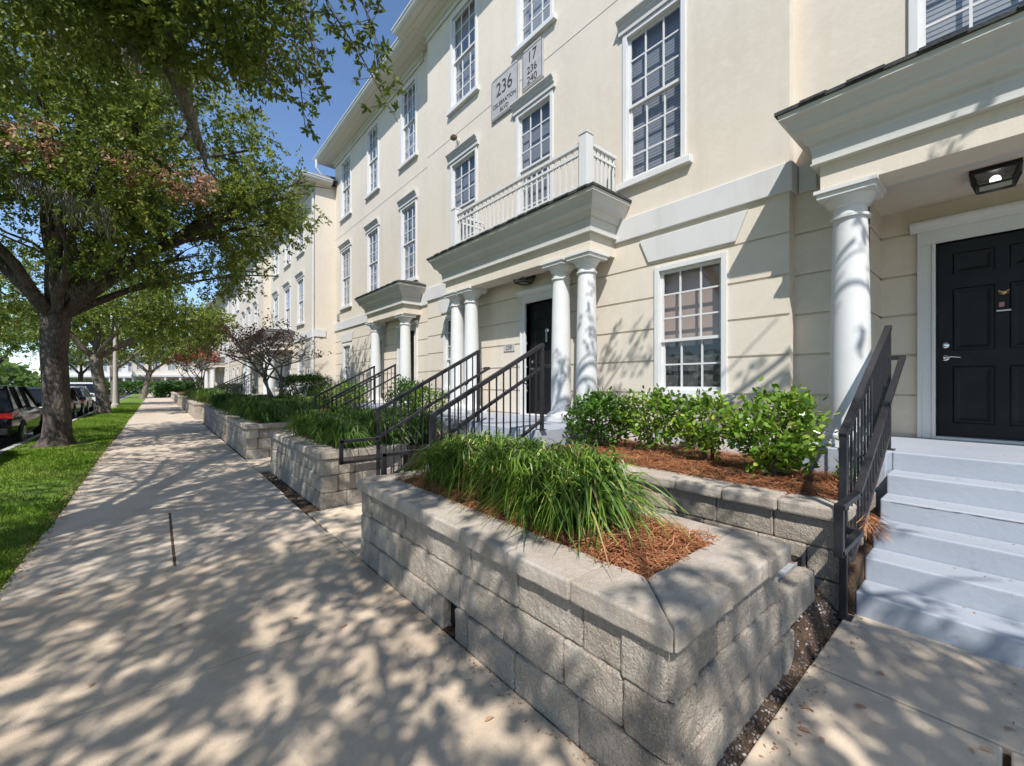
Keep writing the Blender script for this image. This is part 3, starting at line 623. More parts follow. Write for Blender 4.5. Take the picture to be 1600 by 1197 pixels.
townhouse('pale yellow townhouse with white porch at the far right end of the street', 3.2, 101, 13, 6.4, R(4), 6, 'stucco_cream')
townhouse('white townhouse with porch posts beyond the farthest parked car', -8.2, 118, 10.5, 6.2, R(-2), 5, 'white_paint')

# ------------------------------------------------------------ steps and rails
def steps(label, xb, y0, y1, xl, extra=(), n=6, zl=ZL, t_=.29, fl=None):
    r = zl/n; m = MB()
    for i in range(n):
        m.box(xb+i*t_, xb+(i+1)*t_+(.0 if i < n-1 else .01), y0, y1, -.1, r*(i+1)-random.uniform(0, .002))
    t = thing('entrance_steps', label, 'steps', (xb, (y0+y1)/2, 0)); mk('flight', m, 'step_paint', t, bevel=.014, seg=3)
    m = MB()
    for e in (fl or []): m.box(*e)
    mk('landing', m, 'step_paint', t, bevel=.014, seg=3)
    for e in extra:
        m = MB(); m.box(*e); mk('pedestal', m, 'step_paint', t, bevel=.014, seg=3)
    return t
steps('grey painted concrete steps up to the nearest black door', 3.70, -3.2, .68, 5.15, [(5.02, 5.66, .70, 1.36, -.1, ZL-.003)], fl=[(5.15+.011, XD+.1, -3.2, .985, -.1, ZL-.001), (5.67, XR-.001, .986, 1.36, -.1, ZL-.004)])
steps('grey steps with twin railings below the balcony porch', 2.40, 4.12, 5.50, 3.85, [(4.93, 5.42, 4.02, 5.08, -.1, ZL-.003), (4.93, 5.42, 7.18, 8.2, -.1, ZL-.003)], fl=[(3.861, 4.92, 4.06, 5.52, -.1, ZL-.001), (4.1, 4.92, 5.53, 8.1, -.1, ZL-.006), (4.925, XC+.12, 5.09, 7.17, -.1, ZL-.004)])
steps('grey steps up to the small two-column porch', 3.45, 10.95, 12.35, 4.9, [(5.2, 5.75, 10.9, 13.65, -.1, ZL-.003)], fl=[(4.911, 5.19, 10.95, 13.5, -.1, ZL-.001), (5.76, XL+.12, 10.8, 13.6, -.1, ZL-.002)])
steps('grey steps between railings at the second building', 2.1, 25.0, 27.0, 3.6, fl=[(3.56, 5.0, 22.2, 30.3, -.1, .975)])
# worn edges of the nearest steps
ST1 = [o for o in bpy.data.objects if o.name == 'entrance_steps'][0]
m = MB()
for i_, y0_, y1_ in ((3, -2.6, .62), (4, -.6, -.1)):
    xx = 3.70+.29*i_-.0035; y = y0_; zz = ZL/6*(i_+1)-.017; prev = None
    while y < y1_:
        w_ = random.uniform(.0008, .003); q = (y, zz+random.gauss(0, .0015), w_)
        if prev: m.face([(xx, prev[0], prev[1]-prev[2]), (xx, q[0], q[1]-q[2]), (xx, q[0], q[1]+q[2]), (xx, prev[0], prev[1]+prev[2])])
        prev = q; y += random.uniform(.02, .07)
mk('crack', m, 'rust', ST1)
def litter(x0, x1, y0, y1, z, n, s, mt='dead_leaf', pw=1.):
    P = np.stack([x0+(x1-x0)*RNG.uniform(0, 1, n)**pw, RNG.uniform(y0, y1, n), np.full(n, z)+RNG.uniform(0, .006, n)], 1); a = RNG.uniform(0, 6.28, n)
    V, F = leaves(P, np.stack([np.cos(a), np.sin(a), RNG.normal(size=n)*.12], 1), RNG.uniform(.4, 1.3, n)*s, RNG.uniform(.12, .5, n)*s, RNG.normal(size=(n, 3))*.15+np.array([0, 0, 1]))
    return kind(npmesh('leaf_litter', V, F, mt, np.repeat(RNG.uniform(0, .8, n), 6)), 'stuff')
litter(-.82, -1.02, 5, 20, .004, 1500, .035, pw=.8); litter(-.9, 1.38, .4, 9, .003, 150, .016); litter(1.34, 1.425, .6, 3.9, .003, 260, .02); litter(1.44, 3.6, -.4, .7, .003, 90, .016); litter(1.95, 3.68, .60, .735, .004, 120, .02)
for i_ in range(5): litter(3.70+.29*i_+.16, 3.70+.29*(i_+1)-.01, -.7, .66, ZL/6*(i_+1)+.002, 14, .022)
litter(5.2, 6.7, -1, .9, ZL+.002, 40, .02)
def railing(label, xb, Y, inn, zl=ZL, n=6, t_=.29, loop=True, group='black iron railings beside the porch steps'):
    xl = xb+(n-1)*t_; rs = zl/n; t = thing('railing', label, 'railing', (xb, Y, 0), group); w = .042
    pl, pu = xb-.10, xl+.12; zt0, zt1 = 1.235, zl+1.15; sl_ = (zt1-zt0)/(pu-pl)
    for x, z0, z1 in ((pl, -.002, zt0), (pu, zl, zt1)):
        m = MB(); m.box(x-w/2, x+w/2, Y-w/2, Y+w/2, z0, z1); m.box(x-.05, x+.05, Y-.05, Y+.05, z0, z0+.01); mk('post', m, 'black_metal', t, bevel=.003)
    m = MB(); m.beam((pl-.022, Y, zt0+.005), (pu+.022, Y, zt1+.005), .05, .05); mk('top_rail', m, 'black_metal', t, bevel=.004)
    zb0 = .23; m = MB(); m.beam((pl+.02, Y, zb0), (pu-.02, Y, zb0+sl_*(pu-pl-.04)), .036, .036); mk('bottom_rail', m, 'black_metal', t, bevel=.003)
    k = 14; first = None
    for i in range(k):
        x = pl+(pu-pl)*(i+1)/(k+1); z0 = zb0+sl_*(x-pl); z1 = zt0+sl_*(x-pl)-.01
        if first is None:
            m = MB(); m.box(x-.0075, x+.0075, Y-.0075, Y+.0075, z0, z1); first = mk('baluster', m, 'black_metal', t, (x, Y, z0))
        else:
            c = first.copy(); COL.objects.link(c); c.parent = t; c.location = (x-xb, 0, z0)
    yi = Y+inn*.085; hx1 = pu+.14; zh0 = .87; zh1 = zh0+sl_*(hx1-(xb-.16))-.02; w2 = .045
    m = MB(); pts = [(hx1, Y, zh1+.0), (hx1, yi, zh1), (xb-.16, yi, zh0), (xb-.62, yi, zh0), (xb-.62, yi, zh0-.27), (pl, yi, zh0-.27), (pl, Y, zh0-.27)]
    for p, q in zip(pts, pts[1:]):
        d = (Vector(q)-Vector(p)).normalized()*w2*.49; m.beam(Vector(p)-d*.98, Vector(q)+d*.98, w2, w2*.8 if p[0] != q[0] else w2)
    for u in (.25, .85): x = pl+(pu-pl)*u; zz = zh0+(zh1-zh0)*(x-xb+.16)/(hx1-xb+.16); m.beam((x, Y, zz-.07), (x, yi, zz-.03), .016, .016)
    mk('handrail', m, 'black_metal', t, bevel=.004)
    return t
railing('black iron railing beside the nearest grey steps', 3.70, .725, -1)
railing('nearer black railing of the steps below the balcony porch', 2.40, 4.06, 1)
railing('farther black railing of the steps below the balcony porch', 2.40, 5.53, -1)
railing('nearer black railing of the two-column porch steps', 3.45, 10.92, 1)
railing('farther black railing of the two-column porch steps', 3.45, 12.38, -1)
railing('nearer black railing at the second building, beyond the bare tree', 2.1, 24.95, 1, zl=.975)
railing('farther black railing at the second building, beyond the bare tree', 2.1, 27.05, -1, zl=.975)

# ------------------------------------------------------------ block walls
tex = bpy.data.textures.new('split_face', 'CLOUDS'); tex.noise_scale = .075; tex.noise_depth = 4
tex2 = bpy.data.textures.new('worn', 'CLOUDS'); tex2.noise_scale = .11; tex2.noise_depth = 3
def rough(o, s, lv, t=tex):
    b = o.modifiers.new('cut', 'SUBSURF'); b.subdivision_type = 'SIMPLE'; b.levels = b.render_levels = lv
    d = o.modifiers.new('split', 'DISPLACE'); d.texture = t; d.texture_coords = 'GLOBAL'; d.strength = s; d.mid_level = .5
def run(mb, axis, f, out, a0, a1, zs, L=.44, seed=0, back=.012, gap=.004, corner=None, hole=None):
    """courses of blocks along an axis; f = face position, out = outward sign"""
    rd = random.Random(seed)
    for i, (z0, z1) in enumerate(zip(zs, zs[1:])):
        ff = f-out*back*i; p = a0+(0 if corner else 0)-(L*.5 if i % 2 else 0)
        while p < a1-.02:
            q = p+L*rd.choice((1, 1, 1, .75)); s, e = max(p, a0), min(q, a1)
            if a1-e < .08: e = a1; q = a1
            p = q
            if e-s < .04: continue
            mb.cur = rd.choice((0, 0, 1, 2))
            j = rd.uniform(-.004, .004); lo, hi = sorted((ff-out*.2, ff+out*j))
            if hole and i == hole[2] and s < hole[1] and e > hole[0]:
                for u, w in ((s, hole[0]), (hole[1], e)):
                    if w-u > .03: mb.box(lo, hi, u+gap/2, w-gap/2, z0+gap/2, z1-gap/2)
                continue
            if axis == 1: mb.box(lo, hi, s+gap/2, e-gap/2, z0+gap/2, z1-gap/2)
            else: mb.box(s+gap/2, e-gap/2, lo, hi, z0+gap/2, z1-gap/2)
def stones(mb, axis, f0, f1, a0, a1, z0, z1, L=.45, seed=0, gap=.004):
    rd = random.Random(seed); p = a0
    while p < a1-.02:
        q = p+L*rd.uniform(.92, 1.08)
        if a1-q < .15: q = a1
        j = rd.uniform(-.005, .005); lo, hi = sorted((f0+j, f1)); mb.cur = rd.choice((0, 0, 1, 2))
        if axis == 1: mb.box(lo, hi, p+gap/2, q-gap/2, z0, z1+rd.uniform(-.003, .003))
        else: mb.box(p+gap/2, q-gap/2, lo, hi, z0, z1+rd.uniform(-.003, .003))
        p = q
ZC = [-.03, .19, .41, .625]; CT = .725
def planter(label, x0, x1, y0, y1, lv, cw=.30, far=True, hole=None, right=None, zs=ZC, sp=True):
    t = thing('stone_planter', label, 'planter', (x0, (y0+y1)/2, 0), 'grey split-face block planters along the pavement'); m = MB()
    right = right or x1
    run(m, 1, x0, -1, y0, y1, zs, seed=int(y0*7), hole=hole)
    run(m, 0, y0, -1, x0+.0, right, zs, seed=int(y0*7)+1)
    if far: run(m, 0, y1, 1, x0, x1, zs, seed=int(y0*7)+2)
    o = mk('block_wall', m, ST, t, bevel=.014 if lv else 0); rough(o, .016, lv)
    m = MB(); z0, z1 = zs[-1], zs[-1]+.10
    # near corner mitred
    e = .028; a, c = x0-e, y0-e; B_ = .5
    m.prism([(a, c+.0), (a+cw, c+cw), (a+cw, c+B_), (a, c+B_)], 2, z0, z1)
    m.prism([(a+.005, c), (a+B_, c), (a+B_, c+cw), (a+cw+.005, c+cw)], 2, z0, z1-.002)
    stones(m, 1, a, a+cw, c+B_, y1+(e if far else 0), z0, z1, seed=int(y0*9))
    stones(m, 0, c, c+cw, a+B_, right+.03, z0, z1, seed=int(y0*9)+1)
    if far: stones(m, 0, y1+e, y1-cw+e, a+cw, x1, z0, z1, seed=int(y0*9)+2)
    if right == x1 and x1 < 2.8: stones(m, 1, x1+e-.001, x1-.24, c+cw, y1-cw+e-.004, z0, z1-.003, seed=int(y0*9)+3)
    o = mk('cap', m, SM, t, bevel=.015, seg=3); rough(o, .013, lv, tex2)
    m = MB(); m.box(x0+.19, right-.01, y0+.19, y1-.19, -.05, zs[-1]+.02); mk('core', m, 'soil', t)
    return t
P1 = planter('large grey block planter nearest the camera, with liriope and a square drain hole', 1.43, 2.62, .79, 3.86, 3, hole=(2.25, 2.40, 0))
m = MB(); m.box(1.5, 1.62, 2.2, 2.45, 0, .19); mk('drain_hole', m, 'void', P1)
m = MB(); m.box(2.42, 2.60, 1.1, 3.8, -.05, .62); mk('back_wall', m, 'stone', P1)
planter('grey block planter between the two flights of steps', 1.60, 3.2, 5.66, 8.80, 2, right=2.75)
planter('long grey block planter in front of the two-column porch', 1.46, 3.2, 10.5, 21.4, 1, far=False)
planter('grey block planter in front of the second building', 1.30, 3.2, 23.5, 36.5, 0, far=False)
planter('grey block planter far along the pavement', 1.2, 3.2, 38.5, 60, 0, far=False)
t = thing('stone_wall', 'low grey block wall holding the shrub bed beside the nearest steps', 'retaining wall', (3.65, 2.3, 0)); m = MB()
run(m, 1, 3.65, -1, .74, 3.95, [-.03, .19, .41, .625], seed=5); run(m, 0, .74, -1, 3.68, 5.0, [-.03, .19, .41, .625], seed=6)
o = mk('block_wall', m, ST, t, bevel=.014); rough(o, .016, 2)
m = MB(); stones(m, 1, 3.62, 3.93, .71, 3.95, .625, .725, seed=8); o = mk('cap', m, SM, t, bevel=.02); rough(o, .010, 2, tex2)
t = thing('kerb_blocks', 'stepped row of grey edging blocks below the corner of the nearest planter', 'edging', (2.9, .8, 0)); m = MB()
m.box(2.632, 2.79, .785, .95, -.05, .195)
for a, c in ((2.632, 2.97), (2.976, 3.245)): m.box(a, c, .80, .90, .20, .40)
o = mk('edging', m, 'stone', t, bevel=.012); rough(o, .012, 3)
t = thing('metal_grate', 'grey ribbed cover plate lying between the nearest planter and the shrub bed wall', 'grate', (2.95, 1.3, .37)); m = MB()
for k in range(9): x = 2.66+.065*k; m.box(x, x+.058, .915, 2.2, .35, .402+.002*(k % 2))
m.box(2.65, 3.28, .907, .914, .34, .408); mk('plate', m, 'grate', t, bevel=.004)
m = MB(); m.box(3.25, 3.262, .915, 2.2, .3, .405); mk('trim', m, 'charm_red', t)
def ramp(x, y):
    h = .20*min(1, max(0, (x-2.70)/.22)); w = .06 if x < 3.26 else .06+.16*min(1, (x-3.26)/.1)
    return -.03+(h+.03)*min(1, max(0, (y-.735)/w))
b = MB(); nx, ny = 60, 20; b.add([(1.6+2.08*i/nx, .70+.36*j/ny, ramp(1.6+2.08*i/nx, .70+.36*j/ny)+random.uniform(-.004, .004)) for j in range(ny+1) for i in range(nx+1)], [(j*(nx+1)+i, j*(nx+1)+i+1, (j+1)*(nx+1)+i+1, (j+1)*(nx+1)+i) for j in range(ny) for i in range(nx)])
b.box(3.67, 5.0, .682, .735, -.1, .33); b.box(2.64, 3.60, .97, 3.9, -.1, .33)
kind(mk('soil', b, 'soil', smooth='all'), 'structure')

# ------------------------------------------------------------ pine straw
def straw(x0, x1, y0, y1, z, n, lmin=.09, lmax=.2, w=.0022, mound=.05, holes=()):
    nx, ny = max(6, int((x1-x0)/.12)), max(6, int((y1-y0)/.12)); VV = []; hx, hy = (x1-x0)/2, (y1-y0)/2
    def hz(x, y):
        ex = np.clip(np.minimum(x-x0, x1-x)/.25, 0, 1); ey = np.clip(np.minimum(y-y0, y1-y)/.25, 0, 1)
        return z+mound*ex*ey+.018*np.sin(x*11+y*5)*np.cos(y*9-x*3)*ex*ey
    for j in range(ny+1):
        for i in range(nx+1):
            x, y = x0+(x1-x0)*i/nx, y0+(y1-y0)*j/ny; VV.append((x, y, float(hz(x, y))-.012))
    F0 = [(j*(nx+1)+i, j*(nx+1)+i+1, (j+1)*(nx+1)+i+1, (j+1)*(nx+1)+i) for j in range(ny) for i in range(nx)]
    P = np.stack([RNG.uniform(x0, x1, n), RNG.uniform(y0, y1, n)], 1); a = RNG.uniform(0, 2*np.pi, n); L = RNG.uniform(lmin, lmax, n)
    d = np.stack([np.cos(a), np.sin(a)], 1); s = np.stack([-d[:, 1], d[:, 0]], 1); cv = RNG.normal(size=n)*.12
    h = hz(P[:, 0], P[:, 1])+RNG.exponential(.012, n); rows = []
    tl = RNG.normal(size=n)*.05
    for t in (-.5, 0, .5):
        c = P+d*(L*t)[:, None]+s*(cv*L*(1-4*t*t))[:, None]; c[:, 0] = np.clip(c[:, 0], x0-.05, x1+.05); c[:, 1] = np.clip(c[:, 1], y0-.05, y1+.05)
        zz = h+tl*t*.4+RNG.uniform(-.004, .006, n)
        for q in (-1, 1): rows.append(np.column_stack([c+s*(q*w), zz]))
    V = np.stack(rows, 1).reshape(-1, 3); I = np.arange(n)[:, None]*6; F = np.concatenate([I+np.array([0, 1, 3, 2]), I+np.array([2, 3, 5, 4])])
    n0 = len(VV); V = np.concatenate([np.array(VV), V]); F = np.concatenate([np.array(F0), F+n0])
    tn = np.concatenate([np.full(n0, .15), np.repeat(np.clip(RNG.beta(2.2, 2, n), 0, 1), 6)])
    mi = np.concatenate([np.ones(len(F0), int), np.zeros(len(F)-len(F0), int)])
    return kind(npmesh('pine_straw', V, F, ['needles', 'soil'], tn, mi=mi), 'stuff')
straw(1.68, 2.45, 1.06, 3.66, .70, 9000)
straw(3.88, 5.0, .78, 4.0, .71, 11000, mound=.03); straw(5.0, 5.58, 1.4, 4.0, .71, 3000, mound=.03)
straw(1.84, 4.09, 5.9, 8.6, .68, 6000); straw(4.09, 5.58, 8.25, 10.1, .68, 2500); straw(1.7, 3.44, 10.75, 12.6, .68, 3500); straw(1.7, 5.1, 12.7, 21.4, .68, 6000, w=.004)
straw(1.55, 2.1, 23.8, 36.4, .66, 1500, w=.006); straw(1.45, 4.9, 38.8, 60, .66, 1000, w=.01); straw(3.0, 4.98, 12.7, 21.3, .70, 300)
b = MB(); b.box(1.8, 5.6, 5.86, 8.62, -.05, .66); b.box(3.3, 5.6, 8.6, 10.3, -.05, .66); b.box(1.66, 5.0, 12.6, 21.4, -.05, .66); b.box(1.66, 3.42, 10.7, 12.6, -.05, .66); b.box(1.5, 5., 23.7, 24.8, -.05, .64); b.box(1.5, 5., 27.2, 36.5, -.05, .64); b.box(1.5, 2.0, 24.8, 27.2, -.05, .64); b.box(1.4, 5., 38.7, 60, -.05, .64)
b.box(3.84, 5.6, .95, 3.96, -.05, .695)
kind(mk('soil', b, 'soil'), 'structure')
# tuft of straw spilling on the steps
n = 130; a = RNG.uniform(0, 6.28, n); D = np.stack([RNG.normal(size=n)*.5, RNG.normal(size=n)*.5-.5, -RNG.uniform(.2, 1.3, n)], 1)
V, F = leaves(np.stack([RNG.normal(4.02, .05, n), RNG.normal(.66, .02, n), RNG.normal(.60, .03, n)], 1), D, RNG.uniform(.06, .17, n), np.full(n, .004))
kind(npmesh('pine_straw', V, F, 'needles', np.repeat(RNG.uniform(.4, 1, n), 6)), 'stuff')
# gravel in the gap beside the walk
def gravel(x0, x1, y0, y1, z, n, s):
    o8 = np.array([(1, 0, 0), (-1, 0, 0), (0, 1, 0), (0, -1, 0), (0, 0, 1), (0, 0, -1)], float); f8 = np.array([(0, 2, 4), (2, 1, 4), (1, 3, 4), (3, 0, 4), (2, 0, 5), (1, 2, 5), (3, 1, 5), (0, 3, 5)])
    V = []; F = []; T = []
    for i in range(n):
        sc = s*random.uniform(.5, 1.3)*np.array([1, random.uniform(.6, 1), random.uniform(.5, .8)]); a = random.uniform(0, 6.28); ca, sa = math.cos(a), math.sin(a)
        q = (o8+RNG.normal(size=(6, 3))*.18)*sc; q = np.stack([q[:, 0]*ca-q[:, 1]*sa, q[:, 0]*sa+q[:, 1]*ca, q[:, 2]], 1)
        V.append(q+np.array([px_ := random.uniform(x0, x1), py_ := random.uniform(y0, y1), (z if z is not None else ramp(px_, py_))+random.uniform(-.2, .6)*s])); F.append(f8+6*i); T += [random.random()]*6
    return kind(npmesh('gravel', np.concatenate(V), np.concatenate(F), 'pebble', T), 'stuff')
gravel(1.70, 2.75, .725, .80, None, 420, .010); gravel(2.7, 3.64, .725, .84, None, 420, .012); gravel(3.25, 3.64, .80, 1.0, None, 60, .012); gravel(1.45, 1.66, 6.3, 8.7, -.03, 300, .014)

# ------------------------------------------------------------ plants
def liriope_mesh(seed, n=500):
    g = np.random.default_rng(seed); a = g.uniform(0, 2*np.pi, n); q = g.uniform(0, 1, n)
    reach = .10+.40*q**.8*g.uniform(.7, 1.1, n); top = (.42-.16*q**1.5)*g.uniform(.65, 1.1, n); end = np.clip(.64+.33*q+g.normal(size=n)*.05, .5, .97)
    b0 = g.normal(size=(n, 2))*.085; K = 8; rows = []
    wd = g.uniform(.004, .0092, n); tw = g.normal(size=n)*.38
    for k in range(K):
        t = k/(K-1); r = reach*(.55*t+.45*t**1.8); z = top*np.sin(np.pi*end*t**.82)
        x = b0[:, 0]+np.cos(a+tw*t)*r; y = b0[:, 1]+np.sin(a+tw*t)*r; w = wd*(1-.88*t**2.5)
        for e in (-1, 1): rows.append(np.stack([x-e*np.sin(a)*w, y+e*np.cos(a)*w, z+e*.002], 1))
    V = np.stack(rows, 1).reshape(-1, 3); I = np.arange(n)[:, None]*(2*K)
    F = np.concatenate([I+np.array([2*k, 2*k+1, 2*k+3, 2*k+2]) for k in range(K-1)])
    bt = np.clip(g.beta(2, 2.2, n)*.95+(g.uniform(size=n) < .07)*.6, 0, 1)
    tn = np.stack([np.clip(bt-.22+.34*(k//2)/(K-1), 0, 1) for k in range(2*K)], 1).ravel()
    return V, F, tn
LM = []
def liriope(x, y, z, s, label, group, var=0):
    while len(LM) <= var:
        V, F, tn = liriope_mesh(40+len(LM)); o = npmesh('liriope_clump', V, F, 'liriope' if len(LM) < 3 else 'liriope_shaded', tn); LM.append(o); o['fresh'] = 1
    m = LM[var]
    if m.get('fresh'): o = m; del o['fresh']
    else: o = m.copy(); COL.objects.link(o)
    o.location = (x, y, z); o.scale = (s, s, s*random.uniform(.9, 1.1)); o.rotation_euler = (0, 0, random.uniform(0, 6.28))
    return tag(o, label, 'plant', group)
ORD = ['first', 'second', 'third', 'fourth', 'fifth', 'sixth', 'seventh', 'eighth', 'ninth', 'tenth', 'eleventh', 'twelfth']
g1 = 'liriope clumps in the nearest planter'
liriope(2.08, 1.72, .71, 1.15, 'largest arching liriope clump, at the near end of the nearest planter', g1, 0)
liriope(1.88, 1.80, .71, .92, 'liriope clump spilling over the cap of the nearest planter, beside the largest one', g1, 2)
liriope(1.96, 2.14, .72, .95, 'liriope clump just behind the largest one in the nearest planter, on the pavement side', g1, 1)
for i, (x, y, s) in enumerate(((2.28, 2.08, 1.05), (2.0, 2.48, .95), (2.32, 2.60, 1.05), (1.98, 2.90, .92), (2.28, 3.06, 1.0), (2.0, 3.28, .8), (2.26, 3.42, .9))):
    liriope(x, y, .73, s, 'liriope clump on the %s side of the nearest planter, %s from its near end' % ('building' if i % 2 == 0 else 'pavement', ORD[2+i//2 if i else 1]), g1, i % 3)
k = 0
for j in range(5):
    for i in range(3 if j < 4 else 4):
        x = 2.05+i*.55+random.uniform(-.08, .08); y = 6.0+j*.56+random.uniform(-.1, .1)
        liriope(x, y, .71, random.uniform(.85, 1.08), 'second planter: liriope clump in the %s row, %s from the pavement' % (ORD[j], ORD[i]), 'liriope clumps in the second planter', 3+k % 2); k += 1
for j in range(11):
    for i in range(3):
        x = 1.95+i*.62+random.uniform(-.1, .1); y = 10.95+j*.92+random.uniform(-.12, .12)
        if x > 3.1 and y < 12.6: continue
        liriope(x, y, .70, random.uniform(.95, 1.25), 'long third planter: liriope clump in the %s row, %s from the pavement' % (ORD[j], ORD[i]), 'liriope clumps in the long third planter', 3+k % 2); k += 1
for j in range(10):
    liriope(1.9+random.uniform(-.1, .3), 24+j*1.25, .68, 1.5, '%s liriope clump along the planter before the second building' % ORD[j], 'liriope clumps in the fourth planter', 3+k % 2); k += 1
def bush(name, label, cx, cy_, z, rx, ry, h, nl, ls, mt='shrub_leaf', group=None, stems=5, boxy=False, cat='shrub', flat=.0):
    t = thing(name, label, cat, (cx, cy_, z), group); m = MB()
    for i in range(stems):
        a = random.uniform(0, 6.28); rr = random.uniform(.3, .75)
        m.tube([(cx+.05*math.cos(a), cy_+.05*math.sin(a), z), (cx+rx*rr*.5*math.cos(a), cy_+ry*rr*.5*math.sin(a), z+h*.4), (cx+rx*rr*math.cos(a), cy_+ry*rr*math.sin(a), z+h*.85)], [.014, .010, .005], 6)
    mk('stem', m, 'twig', t)
    nc = max(10, nl//11)
    if boxy: C = np.stack([RNG.uniform(-1, 1, nc), RNG.uniform(-1, 1, nc), RNG.uniform(.0, 1, nc)], 1); kx = RNG.integers(0, 3, nc); C[kx == 0, 2] = 1; sgn = RNG.choice([-1, 1], nc); C[kx == 1, 0] = sgn[kx == 1]; C[kx == 2, 1] = sgn[kx == 2]
    else:
        C = nrm(RNG.normal(size=(nc, 3)))*RNG.uniform(.35, 1, (nc, 1))**.5; C[:, 2] = np.clip(C[:, 2]*.5+.55+flat, .08, 1)
    C = C*np.array([rx, ry, h])+np.array([cx, cy_, z])
    out = nrm(C-np.array([cx, cy_, z+h*.3])); Rp = 11
    P = np.repeat(C, Rp, 0)+RNG.normal(size=(nc*Rp, 3))*ls*.75; D = np.repeat(out, Rp, 0)*.8+RNG.normal(size=(nc*Rp, 3))*.8+np.array([0, 0, .05])
    n = len(P); V, F = leaves(P, D, RNG.uniform(.7, 1.25, n)*ls, RNG.uniform(.45, .62, n)*ls, RNG.normal(size=(n, 3))*.6+np.array([0, 0, 1]))
    tn = np.clip(np.repeat(np.repeat(RNG.beta(2, 2.4, nc), Rp)+RNG.normal(size=n)*.13, 6), 0, 1)
    npmesh('foliage', V, F, mt, tn, t, (cx, cy_, z)); return t
g = 'glossy green shrubs under the ground floor window'
bush('shrub', 'bright green shrub beside the column pedestal, nearest the steps', 4.42, 1.42, .72, .34, .37, .74, 2000, .07, group=g, flat=.06)
bush('shrub', 'thin leggy shrub under the right half of the ground floor window', 4.62, 2.12, .72, .28, .30, .68, 1050, .066, group=g, flat=.1)
bush('shrub', 'loose shrub under the left half of the ground floor window', 4.75, 2.86, .72, .34, .42, .72, 1800, .066, group=g, flat=.1)
bush('shrub', 'dense dark shrub closest to the paired columns', 4.62, 3.62, .68, .36, .42, .78, 2600, .06, 'hedge_leaf', group=g)
bush('seedling', 'yellowish seedling in the straw at the foot of the pedestal', 4.72, .92, .72, .08, .08, .25, 60, .06, stems=2, cat='plant')
g = 'shrubs in the beds along the facade'
bush('shrub', 'rounded shrub behind the farther railing of the balcony porch steps', 4.6, 8.6, .68, .55, .5, .85, 1800, .06, 'shrub_leaf', g)
bush('shrub', 'dark shrub beside the near column of the two-column porch', 4.75, 9.6, .68, .5, .5, 1.0, 1600, .06, 'hedge_leaf', g)
bush('shrub', 'light green shrub beyond the two-column porch railing', 4.7, 13.6, .68, .6, .6, .95, 1500, .065, 'shrub_leaf', g)
bush('shrub', 'light green shrub under the far ground floor windows of the nearest building', 4.6, 15.2, .68, .7, .7, .9, 1400, .07, 'shrub_leaf', g)
bush('hedge', 'clipped dark box hedge before the downspout corner', 4.3, 17.6, .66, .55, 1.3, 1.15, 6500, .075, 'hedge_leaf', boxy=True, cat='hedge')
bush('hedge', 'long low clipped hedge far along the facade', 3.8, 33, .64, .6, 3.2, .8, 4200, .11, 'hedge_leaf', boxy=True, cat='hedge')
bush('hedge', 'green clipped hedge before the far townhouses', 3.2, 72, -.1, 3.0, 8, 1.5, 9000, .30, 'hedge_leaf', boxy=True, cat='hedge')
bush('hedge', 'dark clipped hedge at the bend of the pavement', -3.0, 92, -.1, 6, 1.2, 1.6, 6000, .34, 'hedge_leaf', boxy=True, cat='hedge')

# fallen leaves
lf = None
for i in range(34):
    if i < 22: x, y = random.uniform(-.6, 1.3), random.uniform(.6, 6); z = .006; lb = 'dry brown oak leaf lying on the shaded pavement'
    else: x, y = random.uniform(1.95, 3.5), random.uniform(-.1, .62); z = .006; lb = 'dry brown oak leaf lying on the pale walk before the nearest steps'
    if lf is None:
        V, F = leaves(np.zeros((1, 3)), np.array([[1., 0, .1]]), [.055], [.024], np.array([[0, 0, 1.]])); V[:, 2] += np.array([0, .004, .006, 0, .002, .006])
        o = lf = npmesh('fallen_leaf', V, F, 'dead_leaf', np.full(6, .7))
    else: o = lf.copy(); COL.objects.link(o)
    s = random.uniform(.6, 1.15); o.location = (x, y, z); o.scale = (s, s, s); o.rotation_euler = (random.uniform(-.15, .15), 0, random.uniform(0, 6.28))
    tag(o, lb, 'leaf', 'fallen oak leaves on the pavement' if i < 22 else 'fallen oak leaves on the walk')

